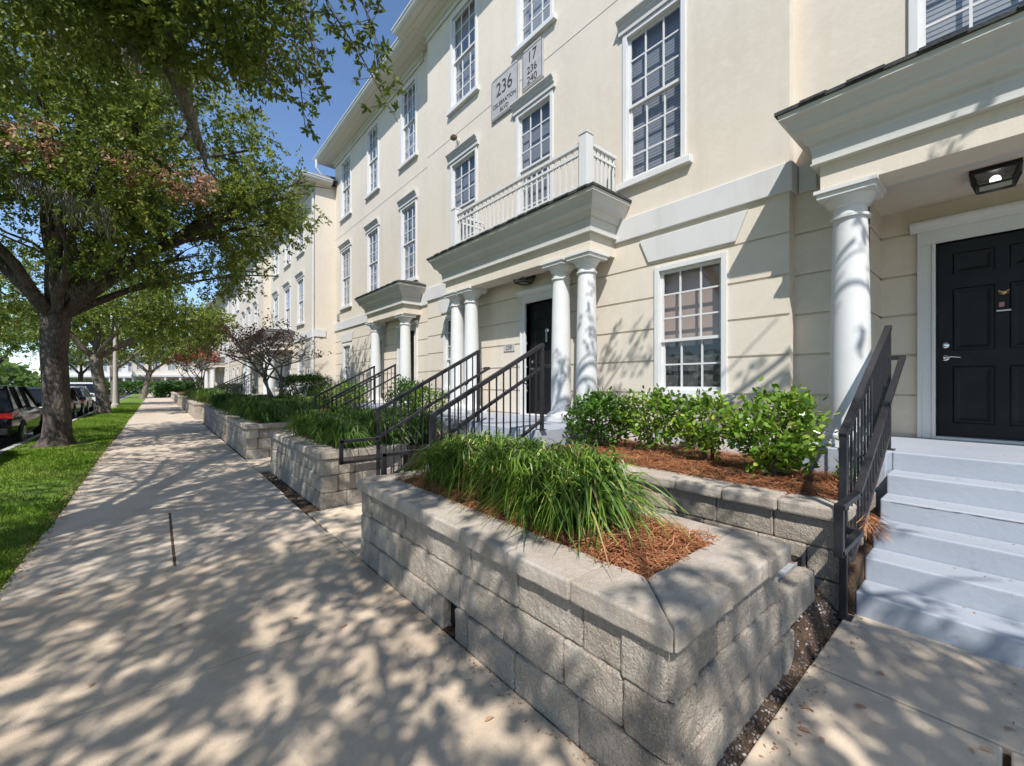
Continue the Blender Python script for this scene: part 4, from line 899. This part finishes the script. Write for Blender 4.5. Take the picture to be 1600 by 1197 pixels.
# ------------------------------------------------------------ trees
def crown(name, par, lobes, nt_, per, ls, mt, seed, lim=2.9, droop=.25, spread=.30, gap=-.75):
    g = np.random.default_rng(seed); Ps = []; Ds = []; Ts = []
    vol = np.array([l[3]*l[4]*l[5] for l in lobes])**.72*np.array([l[6] if len(l) > 6 else 1 for l in lobes]); cnt = (nt_*vol/vol.sum()).astype(int)
    for l, c in zip(lobes, cnt):
        u = nrm(g.normal(size=(c, 3))); r = g.uniform(.18, 1, (c, 1))**.55; q = u*r*(1+.16*np.sin(u[:, :1]*5+u[:, 1:2]*7+u[:, 2:]*6))
        Ps.append(q*np.array(l[3:6])+np.array(l[:3])); Ds.append(nrm(u*.8+g.normal(size=(c, 3))*.6-np.array([0, 0, droop]))); 
        # clumps: light and dark bunches
        Ts.append(.54+.24*np.sin(q[:, 0]*4+seed)*np.sin(q[:, 1]*5)*1.0+g.normal(size=c)*.10)
    P = np.concatenate(Ps); D = np.concatenate(Ds); T = np.concatenate(Ts)
    cl = np.sin(P[:, 0]*2.3+seed)+np.sin(P[:, 1]*2.0+1.3*seed)+np.sin(P[:, 2]*2.9+.7*seed)   # gaps between bunches
    k = cl+g.normal(size=len(P))*.45 > gap
    zf, yf = onfacade(P); k &= ~((zf > lim) & (yf < 24))  # crown shape cut for the light: no leaves that would shade the upper facade
    t = (P[:, 2]-.7)/SZ; gx_, gy_ = P[:, 0]+SX*t, P[:, 1]+SY*t; k &= ~((gx_ > 1.25) & (gx_ < 2.9) & (gy_ > .3) & (gy_ < 2.6) & (np.sin(gx_*6.3)+np.sin(gy_*5.1+1) > -.35)); k &= ~((gx_ > 3.45) & (gx_ < 9) & (gy_ < 1.0) & (g.uniform(size=len(P)) < .96)); P, D, T = P[k], D[k], T[k]  # crown also opened up so sun reaches the nearest planter and steps
    n = len(P); L = g.uniform(.6, 1.3, n)*spread
    t = (np.arange(per)+.5)/per; BP = P[:, None, :]+D[:, None, :]*(L[:, None]*t[None])[:, :, None]
    off = nrm(g.normal(size=(n, per, 3)))
    LD = D[:, None, :]*.9+off*.9; BP = BP+off*ls*.15
    LL = g.uniform(.65, 1.2, n*per)*ls; TT = np.clip(np.repeat(T, per)+g.normal(size=n*per)*.13, 0, 1)
    V, F = leaves(BP.reshape(-1, 3), LD.reshape(-1, 3), LL, LL*g.uniform(.36, .5, n*per))
    o = npmesh(name, V, F, mt, np.repeat(TT, 6), par)
    return P, D, L
def limb(m, p, q, r0, r1, wob=.25, n=7, sag=.4, sides=9):
    p, q = Vector(p), Vector(q); L = (q-p).length; pts = []; rr = []
    for i in range(n):
        t = i/(n-1); c = p.lerp(q, t); c.z += sag*math.sin(t*math.pi)*.35*L*.3
        if 0 < i < n-1: c += Vector((random.uniform(-1, 1), random.uniform(-1, 1), random.uniform(-1, 1)))*wob*.12*L**.5
        pts.append(c); rr.append(r0+(r1-r0)*t)
    m.tube(pts, rr, sides); return pts
def trunk_pts(x, y, z0, h, r, lean=(0, 0)):
    prof = [(0, 1.75), (.10, 1.35), (.3, 1.12), (.7, 1.0), (1.5, .95), (2.4, .95), (h*.9, 1.02), (h, 1.1)]
    return [(x+lean[0]*z/h+.03*math.sin(z*2), y+lean[1]*z/h, z0+z) for z, _ in prof], [r*k for _, k in prof]
def oak(label, x, y, h, r, lobes, nt_, per, ls, mt, seed, group, lim=2.9, sides=16, bark='bark', limbs=True, spread=.3, lean=(0, 0), z0=-.06, nsub=4, thin=1., gap=-.75):
    t = thing('oak_tree', label, 'tree', (x, y, z0), group); m = MB(); p, rr = trunk_pts(x, y, z0, h, r, lean); m.tube(p, rr, sides)
    if sides > 12:
        vs = m.v; m.v = []
        for v in vs:
            a = math.atan2(v[1]-y, v[0]-x); k = 1+.06*math.sin(a*5+v[2]*.8)+.035*math.sin(a*9+1)+(.22*max(0, math.sin(a*4+.6)) if v[2] < .12 else 0); m.v.append((x+(v[0]-x)*k, y+(v[1]-y)*k, v[2]))
    mk('trunk', m, bark, t, smooth='all'); top = Vector((x+lean[0], y+lean[1], z0+h))
    m = MB(); random.seed(seed)
    for l in lobes:
        if len(l) > 6 and l[6] >= 1.6 and thin < 1: continue
        c = Vector(l[:3]); R_ = thin*r*min(.62, .30+.12*(l[3]*l[4]*l[5])**.33)
        pts = limb(m, top-Vector((0, 0, .25)), c, R_, R_*.32, sag=.5)
        for k in range(nsub):
            a = Vector((random.gauss(0, .5)*l[3], random.gauss(0, .5)*l[4], random.gauss(.05, .4)*l[5])); b_ = pts[random.randint(2, len(pts)-2)]
            sp = limb(m, b_, c+a, R_*.38, .022, n=6, sides=6)
            for k2 in range(2):
                limb(m, sp[random.randint(2, 4)], c+a+Vector((random.gauss(0, .4), random.gauss(0, .4), random.gauss(0, .3))), .03, .008, n=4, sides=5)
    if limbs: mk('limbs', m, bark, t, smooth='all')
    P, D, L = crown('crown', t, lobes, nt_, per, ls, mt, seed, lim, spread=spread, gap=gap)
    return t
gO = 'live oaks in the grass strip along the pavement'
# the big oak in view
A = oak('large live oak with forked trunk in the grass strip, in front of parked cars', -2.0, 15.9, 3.55, .255,
    [(-2.2, 15.6, 7.6, 3.4, 3.4, 2.4), (-4.8, 15.0, 6.6, 2.6, 2.8, 1.8), (-.4, 14.2, 7.0, 2.4, 2.6, 1.9, 1.2), (1.75, 13.6, 6.2, 1.9, 2.1, 1.25, 1.3), (2.35, 13.3, 7.0, 1.5, 1.7, .9, 1.6), (.7, 13.0, 8.0, 1.6, 1.5, 1.1, 1.6), (-1.2, 12.6, 8.0, 1.8, 1.5, 1.2, 1.3), (.3, 17.2, 6.2, 2.6, 2.4, 1.8), (-1.0, 12.4, 6.2, 1.9, 1.8, 1.6, 1.3), (-3.6, 12.6, 6.2, 2.2, 1.9, 1.7, 1.1), (-.6, 14.6, 4.9, 2.0, 1.8, .7, 1.2), (-2.0, 15, 9.4, 2.6, 2.6, 1.4), (1.3, 16.3, 5.2, 1.6, 1.5, .8)],
    14000, 15, .095, 'oak_leaf', 3, gO, lim=3.6, gap=-.6)
crown('dead_foliage', A, [(-.25, 11.55, 6.75, .6, .5, 1.0, 1.4), (.40, 11.7, 6.1, .5, .4, .3, 1.), (-1.75, 11.6, 6.1, .3, .4, .3, .6)], 640, 13, .085, 'dead_leaf', 5, 9)
# second and third oaks down the strip
oak('smaller oak beside the pale lamp post, second trunk along the grass strip', -2.15, 31, 3.2, .26,
    [(-2.2, 30.5, 6.6, 3.2, 3.2, 2.2), (.8, 29.0, 5.0, 2.4, 2.6, 1.5, 1.2), (-5, 29.5, 6.0, 2.4, 2.6, 1.8), (-.5, 27.5, 5.4, 2.2, 2.0, 1.6), (1.6, 32, 5.2, 2.2, 2.4, 1.5)], 4200, 13, .15, 'oak_leaf', 8, gO, 5, 12, 'bark_grey', spread=.4, lean=(-.3, 0))
oak('slender leaning oak just behind the pale lamp post', -2.35, 42, 3.0, .24, [(-2.4, 42, 6.4, 3.0, 3.0, 2.2), (.6, 40, 5.0, 2.6, 2.6, 1.7), (-4.8, 43, 6, 2.5, 2.5, 1.8)], 1800, 11, .2, 'oak_leaf', 9, gO, 9, 10, 'bark_grey', spread=.5, nsub=2)
oak('leaning oak at the far bend of the pavement', -1.2, 62, 3.0, .28, [(-.5, 62, 6.6, 3.8, 3.6, 2.4), (2.4, 60, 5.4, 2.8, 2.6, 1.8), (-4.2, 63, 6, 3, 3, 2)], 1500, 10, .26, 'oak_leaf', 10, gO, 99, 10, 'bark_grey', spread=.6, lean=(.6, 0), nsub=2)
# oaks whose trunks stand out of the frame, beside and behind the camera
Nn = oak('live oak with low mossy limbs hanging over the pavement at the top of the picture', -2.5, 5.2, 3.6, .36,
    [(-2.6, 5.4, 7.4, 2.9, 3.0, 1.9, 1.), (-4.6, 3.2, 6.8, 2.6, 2.8, 1.8, 1.), (-.3, 7.9, 7.4, 1.6, 1.7, .85, 1.9), (-.9, 7.5, 6.35, .8, .8, .5, 2.4), (-.25, 7.0, 6.75, .8, .7, .45, 2.6), (-1.7, 8.9, 6.7, 1.5, 1.4, 1.0, 1.7), (-.2, 4.4, 7.3, 1.9, 2.4, 1.1, .8), (-3.6, 8.0, 6.6, 1.9, 1.8, 1.5, .8), (.45, 6.9, 6.3, .8, .8, .8, 2.6), (.95, 6.3, 6.3, .6, .7, .6, 2.4), (.35, 7.6, 5.3, .55, .5, .55, 1.6), (2.3, 1.3, 6.9, .8, .8, .35, .7), (2.75, -1.45, 6.8, .4, .4, .25, .6), (-2.6, 1.2, 7.2, 2.4, 2.2, 1.6, .9)],
    10500, 13, .085, 'oak_leaf', 21, gO, lim=2.9, nsub=3, thin=.36)
m = MB()
m.tube([(-2.45, 5.3, 3.6), (-2.0, 5.5, 7.0), (-1.2, 6.0, 8.2), (-.4, 6.8, 7.9), (0, 7.08, 7.04), (.06, 7.15, 5.97), (.3, 7.22, 5.43), (.48, 7.33, 4.89)], [.16, .13, .11, .10, .10, .095, .08, .05], 10)
m.tube([(-2.45, 5.3, 3.6), (-2.9, 7.0, 6.4), (-2.3, 8.6, 7.6), (-1.57, 9.2, 7.65), (-1.22, 8.9, 6.91), (-.45, 8.25, 6.62), (.08, 7.27, 6.29)], [.14, .12, .10, .085, .075, .06, .04], 10)
m.tube([(.44, 7.32, 5.0), (.55, 7.4, 4.7), (.75, 7.5, 4.5)], [.045, .02, .006], 6)
m.tube([(-2.4, 5.5, 4.4), (-.8, 5.6, 7.6), (1.2, 5.2, 7.0), (1.26, 4.9, 6.2)], [.14, .10, .06, .03], 8)
random.seed(77)
mk('low_limb', m, 'bark_grey', Nn, smooth='all')
SPR = [[(1.14, 5.59, 6.64), (1.21, 5.53, 6.18), (1.27, 5.34, 5.19), (1.3, 5.19, 4.49)], [(1.26, 5.23, 6.44), (1.27, 5.22, 6.0), (1.35, 5.01, 5.25), (1.45, 4.8, 4.65)],
  [(1.26, 4.7, 6.1), (1.37, 4.61, 5.58), (1.58, 4.3, 5.01), (1.84, 3.94, 4.22)], [(.94, 6.02, 6.84), (1.0, 5.97, 6.2), (1.06, 5.92, 5.57), (1.09, 5.89, 5.1)], [(1.49, 4.63, 6.27), (1.61, 4.4, 5.7), (1.74, 4.29, 5.33), (1.73, 4.17, 4.82)]]
m = MB(); PP = []; DD = []; TT = []
for sp in SPR:
    m.tube(sp, [.014, .011, .008, .004], 6); n_ = 30
    for i in range(n_):
        t = .1+.9*i/n_; k = min(int(t*3), 2); u = t*3-k; p = Vector(sp[k]).lerp(Vector(sp[k+1]), u); d = Vector((random.gauss(0, .8), random.gauss(0, .8), random.gauss(-.25, .6))).normalized(); L = random.uniform(.08, .30)*(1.15-t*.5)
        q = p+d*L; m.tube([p, q], [.004, .002], 5); tn = random.gauss(.33, .12)
        for s in range(random.randint(8, 13)):       # a rosette of leaves at each twig's end
            b_ = p.lerp(q, random.choice((1, 1, 1, .8, .55))); PP.append(b_); DD.append(d*.5+Vector((random.gauss(0, .7), random.gauss(0, .7), random.gauss(0, .6)))); TT.append(tn+random.gauss(0, .1))
mk('hanging_twigs', m, 'twig', Nn)
n = len(PP); V, F = leaves(np.array([tuple(p) for p in PP]), np.array([tuple(p) for p in DD]), RNG.uniform(.055, .095, n), RNG.uniform(.022, .034, n)); npmesh('hanging_leaves', V, F, 'oak_leaf', np.repeat(np.clip(TT, 0, 1), 6), Nn)
# moss on the low limbs
def mossy(par, pts, n, L):
    P = []; T = []; F = []
    for i in range(n):
        k = random.randint(0, len(pts)-2); p = Vector(pts[k]).lerp(Vector(pts[k+1]), random.random())+Vector((random.gauss(0, .06), random.gauss(0, .06), random.gauss(-.03, .04))); a = random.uniform(0, 6.28); l = L*random.uniform(.3, 1); w = .006
        s = Vector((math.cos(a), math.sin(a), 0))*w; b_ = len(P)
        for j in range(5): t = j/4; c = p+Vector((random.gauss(0, .02), random.gauss(0, .02), -l*t)); P += [tuple(c-s*(1-.6*t)), tuple(c+s*(1-.6*t))]; T += [random.random()]*2
        F += [(b_+2*j, b_+2*j+1, b_+2*j+3, b_+2*j+2) for j in range(4)]
    npmesh('spanish_moss', P, F, 'moss', T, par)
mossy(Nn, [(0, 7.08, 7.04), (.06, 7.15, 5.97), (.3, 7.22, 5.43), (.48, 7.33, 4.89)], 320, .25); mossy(Nn, [(-1.57, 9.2, 7.65), (-1.22, 8.9, 6.91), (-.45, 8.25, 6.62), (.08, 7.27, 6.29)], 420, .6)
mossy(A, [(-2.0, 15.6, 3.6), (-1.6, 15.3, 4.1), (-1.2, 15.2, 4.3)], 200, .25); mossy(A, [(-2.2, 12.5, 5.9), (-1.4, 12.0, 5.4), (-.7, 11.8, 5.2)], 260, .7)
oak('live oak behind the camera, seen only as dappled shade', -2.8, -5.0, 3.6, .36,
    [(-2.2, -3.6, 7.0, 3.0, 2.8, 1.6), (-4.3, -1.1, 6.6, 2.5, 2.5, 1.5), (-.6, -5.8, 6.8, 2.6, 2.6, 1.5), (-4.2, -7.2, 6.8, 2.6, 2.4, 1.5), (-.3, -2.7, 6.4, 1.6, 1.6, .9), (-2.4, -.9, 6.0, 1.6, 1.4, .9), (-6.4, -3.6, 6.4, 2.2, 2.4, 1.6), (-5.4, 1.2, 7.4, 1.8, 1.6, 1.2)],
    5600, 12, .11, 'oak_leaf', 31, gO, lim=2.6, nsub=2, gap=-.45, thin=.5)
# trees across the road
gx = 'trees across the road'
for i, (x, y, s, mt) in enumerate(((-15, 24, 1.1, 'oak_leaf_pale'), (-17, 36, 1.25, 'oak_leaf_pale'), (-13.5, 52, 1.2, 'oak_leaf'), (-22, 30, 1.2, 'oak_leaf'), (-14, 74, 1.5, 'oak_leaf_pale'), (-26, 46, 1.5, 'oak_leaf_pale'), (-24, 66, 1.7, 'oak_leaf'), (-19, 92, 1.9, 'oak_leaf_pale'), (-34, 84, 2.0, 'oak_leaf'), (-30, 58, 1.7, 'oak_leaf_pale'), (-12.5, 36, .8, 'oak_leaf_pale'), (-18, 48, 1.3, 'oak_leaf_pale'), (-9.5, 98, 1.3, 'oak_leaf'))):
    oak(['pale green tree across the road behind the nearest parked car', 'pale green tree across the road, second along it', 'dark oak across the road near the white parked cars', 'dark tree behind the pale ones across the road', 'pale tree far down the other side of the road', 'pale tree standing back from the far side of the road', 'tall dark tree at the back of the far lawn', 'tall pale tree at the far end of the road', 'dark tree deep in the far lawn', 'pale tree deep in the far lawn', 'small pale tree close to the far kerb', 'pale bushy tree in the middle of the far lawn', 'dark oak before the white townhouse'][i], x, y, 2.6*s, .24*s,
        [(x, y, 6.2*s, 3.6*s, 3.4*s, 2.4*s), (x+2.2*s, y-1.5, 5*s, 2.4*s, 2.2*s, 1.6*s), (x-2.4*s, y, 5*s, 2.4*s, 2.2*s, 1.7*s), (x+.6, y-2.4*s, 4.3*s, 2.0*s, 1.8*s, 1.2*s)], 1500, 11, .19*s, mt, 50+i, gx, 99, 10, 'bark', spread=.5, nsub=1)
n = 9000; P = np.stack([RNG.uniform(-75, -15.5, n), RNG.uniform(100, 130, n), RNG.uniform(0, 1, n)], 1); P[:, 2] *= 5.5+2.5*np.sin(P[:, 0]*.45)+1.2*np.sin(P[:, 0]*1.3+2); n2 = 2500
Q = np.stack([RNG.uniform(-75, -46, n2), RNG.uniform(20, 100, n2), RNG.uniform(0, 1, n2)], 1); Q[:, 2] *= 6+2.5*np.sin(Q[:, 1]*.4)
P = np.concatenate([P, Q]); n = len(P); V, F = leaves(P, RNG.normal(size=(n, 3)), RNG.uniform(.7, 1.5, n), RNG.uniform(.5, .9, n)); kind(npmesh('wood', V, F, 'oak_leaf_pale', np.repeat(np.clip(.45+.25*np.sin(P[:, 0]*.8)+RNG.normal(size=n)*.15, 0, 1), 6)), 'stuff')
# bare crape myrtles with seed heads
def myrtle(label, x, y, z, h, w, mt, n1, seed, ps):
    t = thing('crape_myrtle', label, 'tree', (x, y, z), 'bare crape myrtles in the planting beds'); random.seed(seed); m = MB(); tips = []
    def grow(p, d, L, r, lev):
        d = d.normalized(); q = p+d*L; mid = p.lerp(q, .5)+Vector((random.gauss(0, .05), random.gauss(0, .05), 0))*L; m.tube([p, mid, q], [r, r*.88, r*.72], 7 if lev < 2 else 5)
        if lev == n1: tips.append((q, d)); return
        for k in range(3 if lev < 2 else 2):
            e = Vector((random.gauss(0, .65), random.gauss(0, .65), random.uniform(.05, .5))); e.x *= w; e.y *= w; grow(q, d*.75+e, L*random.uniform(.62, .85), r*.66, lev+1)
    grow(Vector((x, y, z)), Vector((.05, -.05, 1)), h*.26, .06, 0)
    for k in range(2): a = random.uniform(0, 6.28); grow(Vector((x+.08*math.cos(a), y+.08*math.sin(a), z)), Vector((math.cos(a)*.45, math.sin(a)*.45, 1)), h*.28, .055, 0)
    mk('trunk', m, 'bark_grey', t, smooth='all'); P = []; D = []
    for q, d in tips:
        for k in range(10): P.append(tuple(q+d*random.uniform(-.12, .26)+Vector((random.gauss(0, .04), random.gauss(0, .04), random.gauss(0, .04))))); D.append((random.gauss(d.x, .7), random.gauss(d.y, .7), random.gauss(d.z, .5)))
    n = len(P); V, F = leaves(np.array(P), np.array(D), RNG.uniform(.6, 1.2, n)*ps, RNG.uniform(.5, .8, n)*ps); npmesh('seed_heads', V, F, mt, np.repeat(RNG.uniform(0, 1, n), 6), t)
myrtle('bare crape myrtle with dark brown seed heads before the second building', 3.3, 16.6, .66, 4.1, 1.55, 'pod', 5, 4, .075)
myrtle('bare crape myrtle with reddish seed heads, farther along the beds', 2.6, 39.6, .6, 4.9, 1.2, 'pod_red', 5, 6, .13)
# ------------------------------------------------------------ street furniture and cars
t = thing('lamp_post', 'slim pale lamp post in the grass strip beside the second oak', 'lamp post', (-2.1, 38.0, 0)); m = MB()
m.lathe(-2.1, 38, [(.20, -.05), (.20, .25), (.15, .3), (.13, .5), (.11, 1.2), (.085, 5.6)], 14); mk('post', m, 'pole_paint', t, smooth=True)
m = MB(); m.lathe(-2.1, 38, [(.09, 5.6), (.2, 5.75), (.26, 6.1), (.24, 6.25), (.08, 6.45), (.02, 6.6)], 14); mk('lantern', m, 'white_paint', t, smooth=True)
t = thing('street_sign', 'small green street sign on a thin pole across the road', 'sign', (-11.2, 27, 0)); m = MB(); m.tube([(-11.2, 27, 0), (-11.2, 27, 2.4)], .03, 8); mk('pole', m, 'sign_grey', t); m = MB(); m.box(-11.5, -10.9, 26.96, 26.99, 1.7, 2.0); mk('panel', m, 'sign_green', t)
def car(label, x, y, paint, L=4.7, Wd=1.9, H_=1.68, suv=True, z=-.15):
    """rear towards -Y; x is the centre line, y the rear bumper"""
    t = thing('parked_car', label, 'car', (x, y+L/2, z), 'cars parked along the kerb'); hw = Wd/2; m = MB(); bz = 1.02*H_/1.68
    # lower body: cross sections along the length
    st = [(0, .45, .80, .86), (.06, .38, .98*bz, .93), (.35, .30, 1.03*bz, .98), (1.0, .27, 1.04*bz, 1.0), (2.6, .27, 1.01*bz, 1.0), (3.5, .27, .97*bz, .98), (4.2, .30, .86*bz, .93), (4.6, .38, .72*bz, .84), (4.7, .48, .60, .74)]
    rows = []
    for s, zb, zt, k in st:
        yy = y+s*L/4.7; w = hw*k; sect = [(-w*.90, zb), (-w*.99, zb+.16), (-w, zb+.34*(zt-zb)+.1), (-w*.985, zt-.12), (-w*.93, zt-.02), (-w*.6, zt+.015), (w*.6, zt+.015), (w*.93, zt-.02), (w*.985, zt-.12), (w, zb+.34*(zt-zb)+.1), (w*.99, zb+.16), (w*.90, zb)]
        rows.append([(x+a, yy, z+c) for a, c in sect])
    n = len(rows[0]); vs = [p for r in rows for p in r]; fs = [(i*n+k, i*n+(k+1) % n, (i+1)*n+(k+1) % n, (i+1)*n+k) for i in range(len(rows)-1) for k in range(n)]+[tuple(range(n)), tuple(range((len(rows)-1)*n, len(rows)*n))]
    m.add(vs, fs)
    # cabin: roof and pillars in paint, glass between
    rb, rt_, ft, fb = (.14, .42, 2.55, 3.35) if suv else (.35, 1.2, 2.5, 3.3); zb_, zt_ = z+1.0*bz, z+H_-.05; wb, wt = hw*.90, hw*.72
    q = lambda s, w, zz, sg: Vector((x+sg*w, y+s*L/4.7, zz))
    roof = [q(rt_-.06, wt, zt_, -1), q(rt_-.06, wt, zt_, 1), q(ft, wt, zt_, 1), q(ft, wt, zt_, -1)]; mid = [q(rt_+.15, wt*.8, zt_+.055, -1), q(rt_+.15, wt*.8, zt_+.055, 1), q(ft-.3, wt*.8, zt_+.05, 1), q(ft-.3, wt*.8, zt_+.05, -1)]
    for k in range(4): m.face([roof[k], roof[(k+1) % 4], mid[(k+1) % 4], mid[k]])
    m.face(mid); low = [v-Vector((0, 0, .05)) for v in roof]
    for k in range(4): m.face([roof[k], roof[(k+1) % 4], low[(k+1) % 4], low[k]])
    for sg in (-1, 1):
        for s0, s1, w_ in ((rb, rt_, .12), (1.25, 1.2, .07), (2.2, 2.15, .06), (fb, ft, .06)): m.beam(q(s0, wb+.012, zb_-.02, sg), q(s1, wt+.012, zt_, sg), .05, w_)
    mk('body', m, paint, t, smooth=True)
    m = MB(); A_ = [q(rb, wb, zb_-.02, -1), q(rb, wb, zb_-.02, 1), q(fb, wb, zb_-.02, 1), q(fb, wb, zb_-.02, -1)]; B_ = [q(rt_, wt, zt_-.02, -1), q(rt_, wt, zt_-.02, 1), q(ft, wt, zt_-.02, 1), q(ft, wt, zt_-.02, -1)]
    for k in range(4): m.face([A_[k], A_[(k+1) % 4], B_[(k+1) % 4], B_[k]])
    mk('glass', m, 'car_glass', t)
    for sg in (-1, 1):
        m = MB(); zz = z+.93*bz; m.add([(x+sg*hw*.55, y-.005, zz-.13), (x+sg*hw*.93, y+.02, zz-.13), (x+sg*hw*.99, y+.30, zz-.05), (x+sg*hw*.985, y+.36, zz+.02), (x+sg*hw*.93, y+.03, zz+.02), (x+sg*hw*.55, y-.0, zz+.01)], [(0, 1, 4, 5), (1, 2, 3, 4)])
        m.v = [(v[0]+sg*.012, v[1]-.035, v[2]) for v in m.v]; mk('tail_light', m, 'tail_red', t)
        m = MB(); m.box(*sorted((x+sg*hw*.95, x+sg*(hw+.18))), y+L*.60, y+L*.60+.12, z+bz-.02, z+bz+.13); mk('mirror', m, paint, t, bevel=.03)
        for fy in (.19, .80):
            yy = y+L*fy; rad = .345; o_ = x+sg*(hw-.11); m = MB(); pr = [(.21, -.105), (.30, -.115), (rad-.01, -.10), (rad, -.07), (rad, .07), (rad-.01, .10), (.30, .115), (.21, .105)]
            m.lathe(yy, z+rad, [(a, o_+sg*c) for a, c in pr], 28, axis=0); w_ = mk('wheel', m, 'rubber', t, (o_, yy, z+rad), smooth=True)
            m = MB(); xo = o_+sg*.118
            for k in range(10): a = 2*math.pi*k/10; m.beam((xo, yy+.05*math.cos(a), z+rad+.05*math.sin(a)), (xo, yy+.225*math.cos(a), z+rad+.225*math.sin(a)), .03, .045)
            m.lathe(yy, z+rad, [(.235, o_+sg*.07), (.235, xo+sg*.02), (.215, xo+sg*.02), (.215, o_+sg*.07)], 28, axis=0); m.lathe(yy, z+rad, [(.06, o_), (.06, xo+sg*.02), (.03, xo+sg*.03)], 14, axis=0)
            r_ = mk('rim', m, 'chrome', w_)
            m = MB(); xo = x+sg*(hw*1.0+.004); pts = [(yy+(rad+.07)*math.cos(a), z+rad+(rad+.07)*math.sin(a)) for a in np.linspace(-.3, math.pi+.3, 18)]; m.prism(pts, 0, xo-sg*.22, xo); mk('wheel_arch', m, 'rubber', t)
    m = MB(); m.box(x-hw*.88, x+hw*.88, y-.03, y+.1, z+.42, z+.58); mk('bumper', m, 'rubber', t, bevel=.02)
    m = MB(); m.box(x-.16, x+.16, y-.02, y+.02, z+.70, z+.82); mk('number_plate', m, 'plate_white', t)
    return t
car('black estate car with red tail lights parked beside the large oak', -3.82, 16.9, 'car_black', 4.75, 1.95, 1.72)
car('dark grey car at the left edge, in front of the black one', -3.72, 10.6, 'car_grey', 4.7, 1.88, 1.55)
car('black hatchback parked beyond the large oak trunk', -3.85, 27.5, 'car_black', 4.4, 1.85, 1.6)
car('silver car parked between the black hatchback and the white one', -4.0, 33.6, 'car_silver', 4.6, 1.9, 1.62)
car('white car farthest along the kerb', -4.0, 40.2, 'car_white', 4.9, 1.98, 1.85)
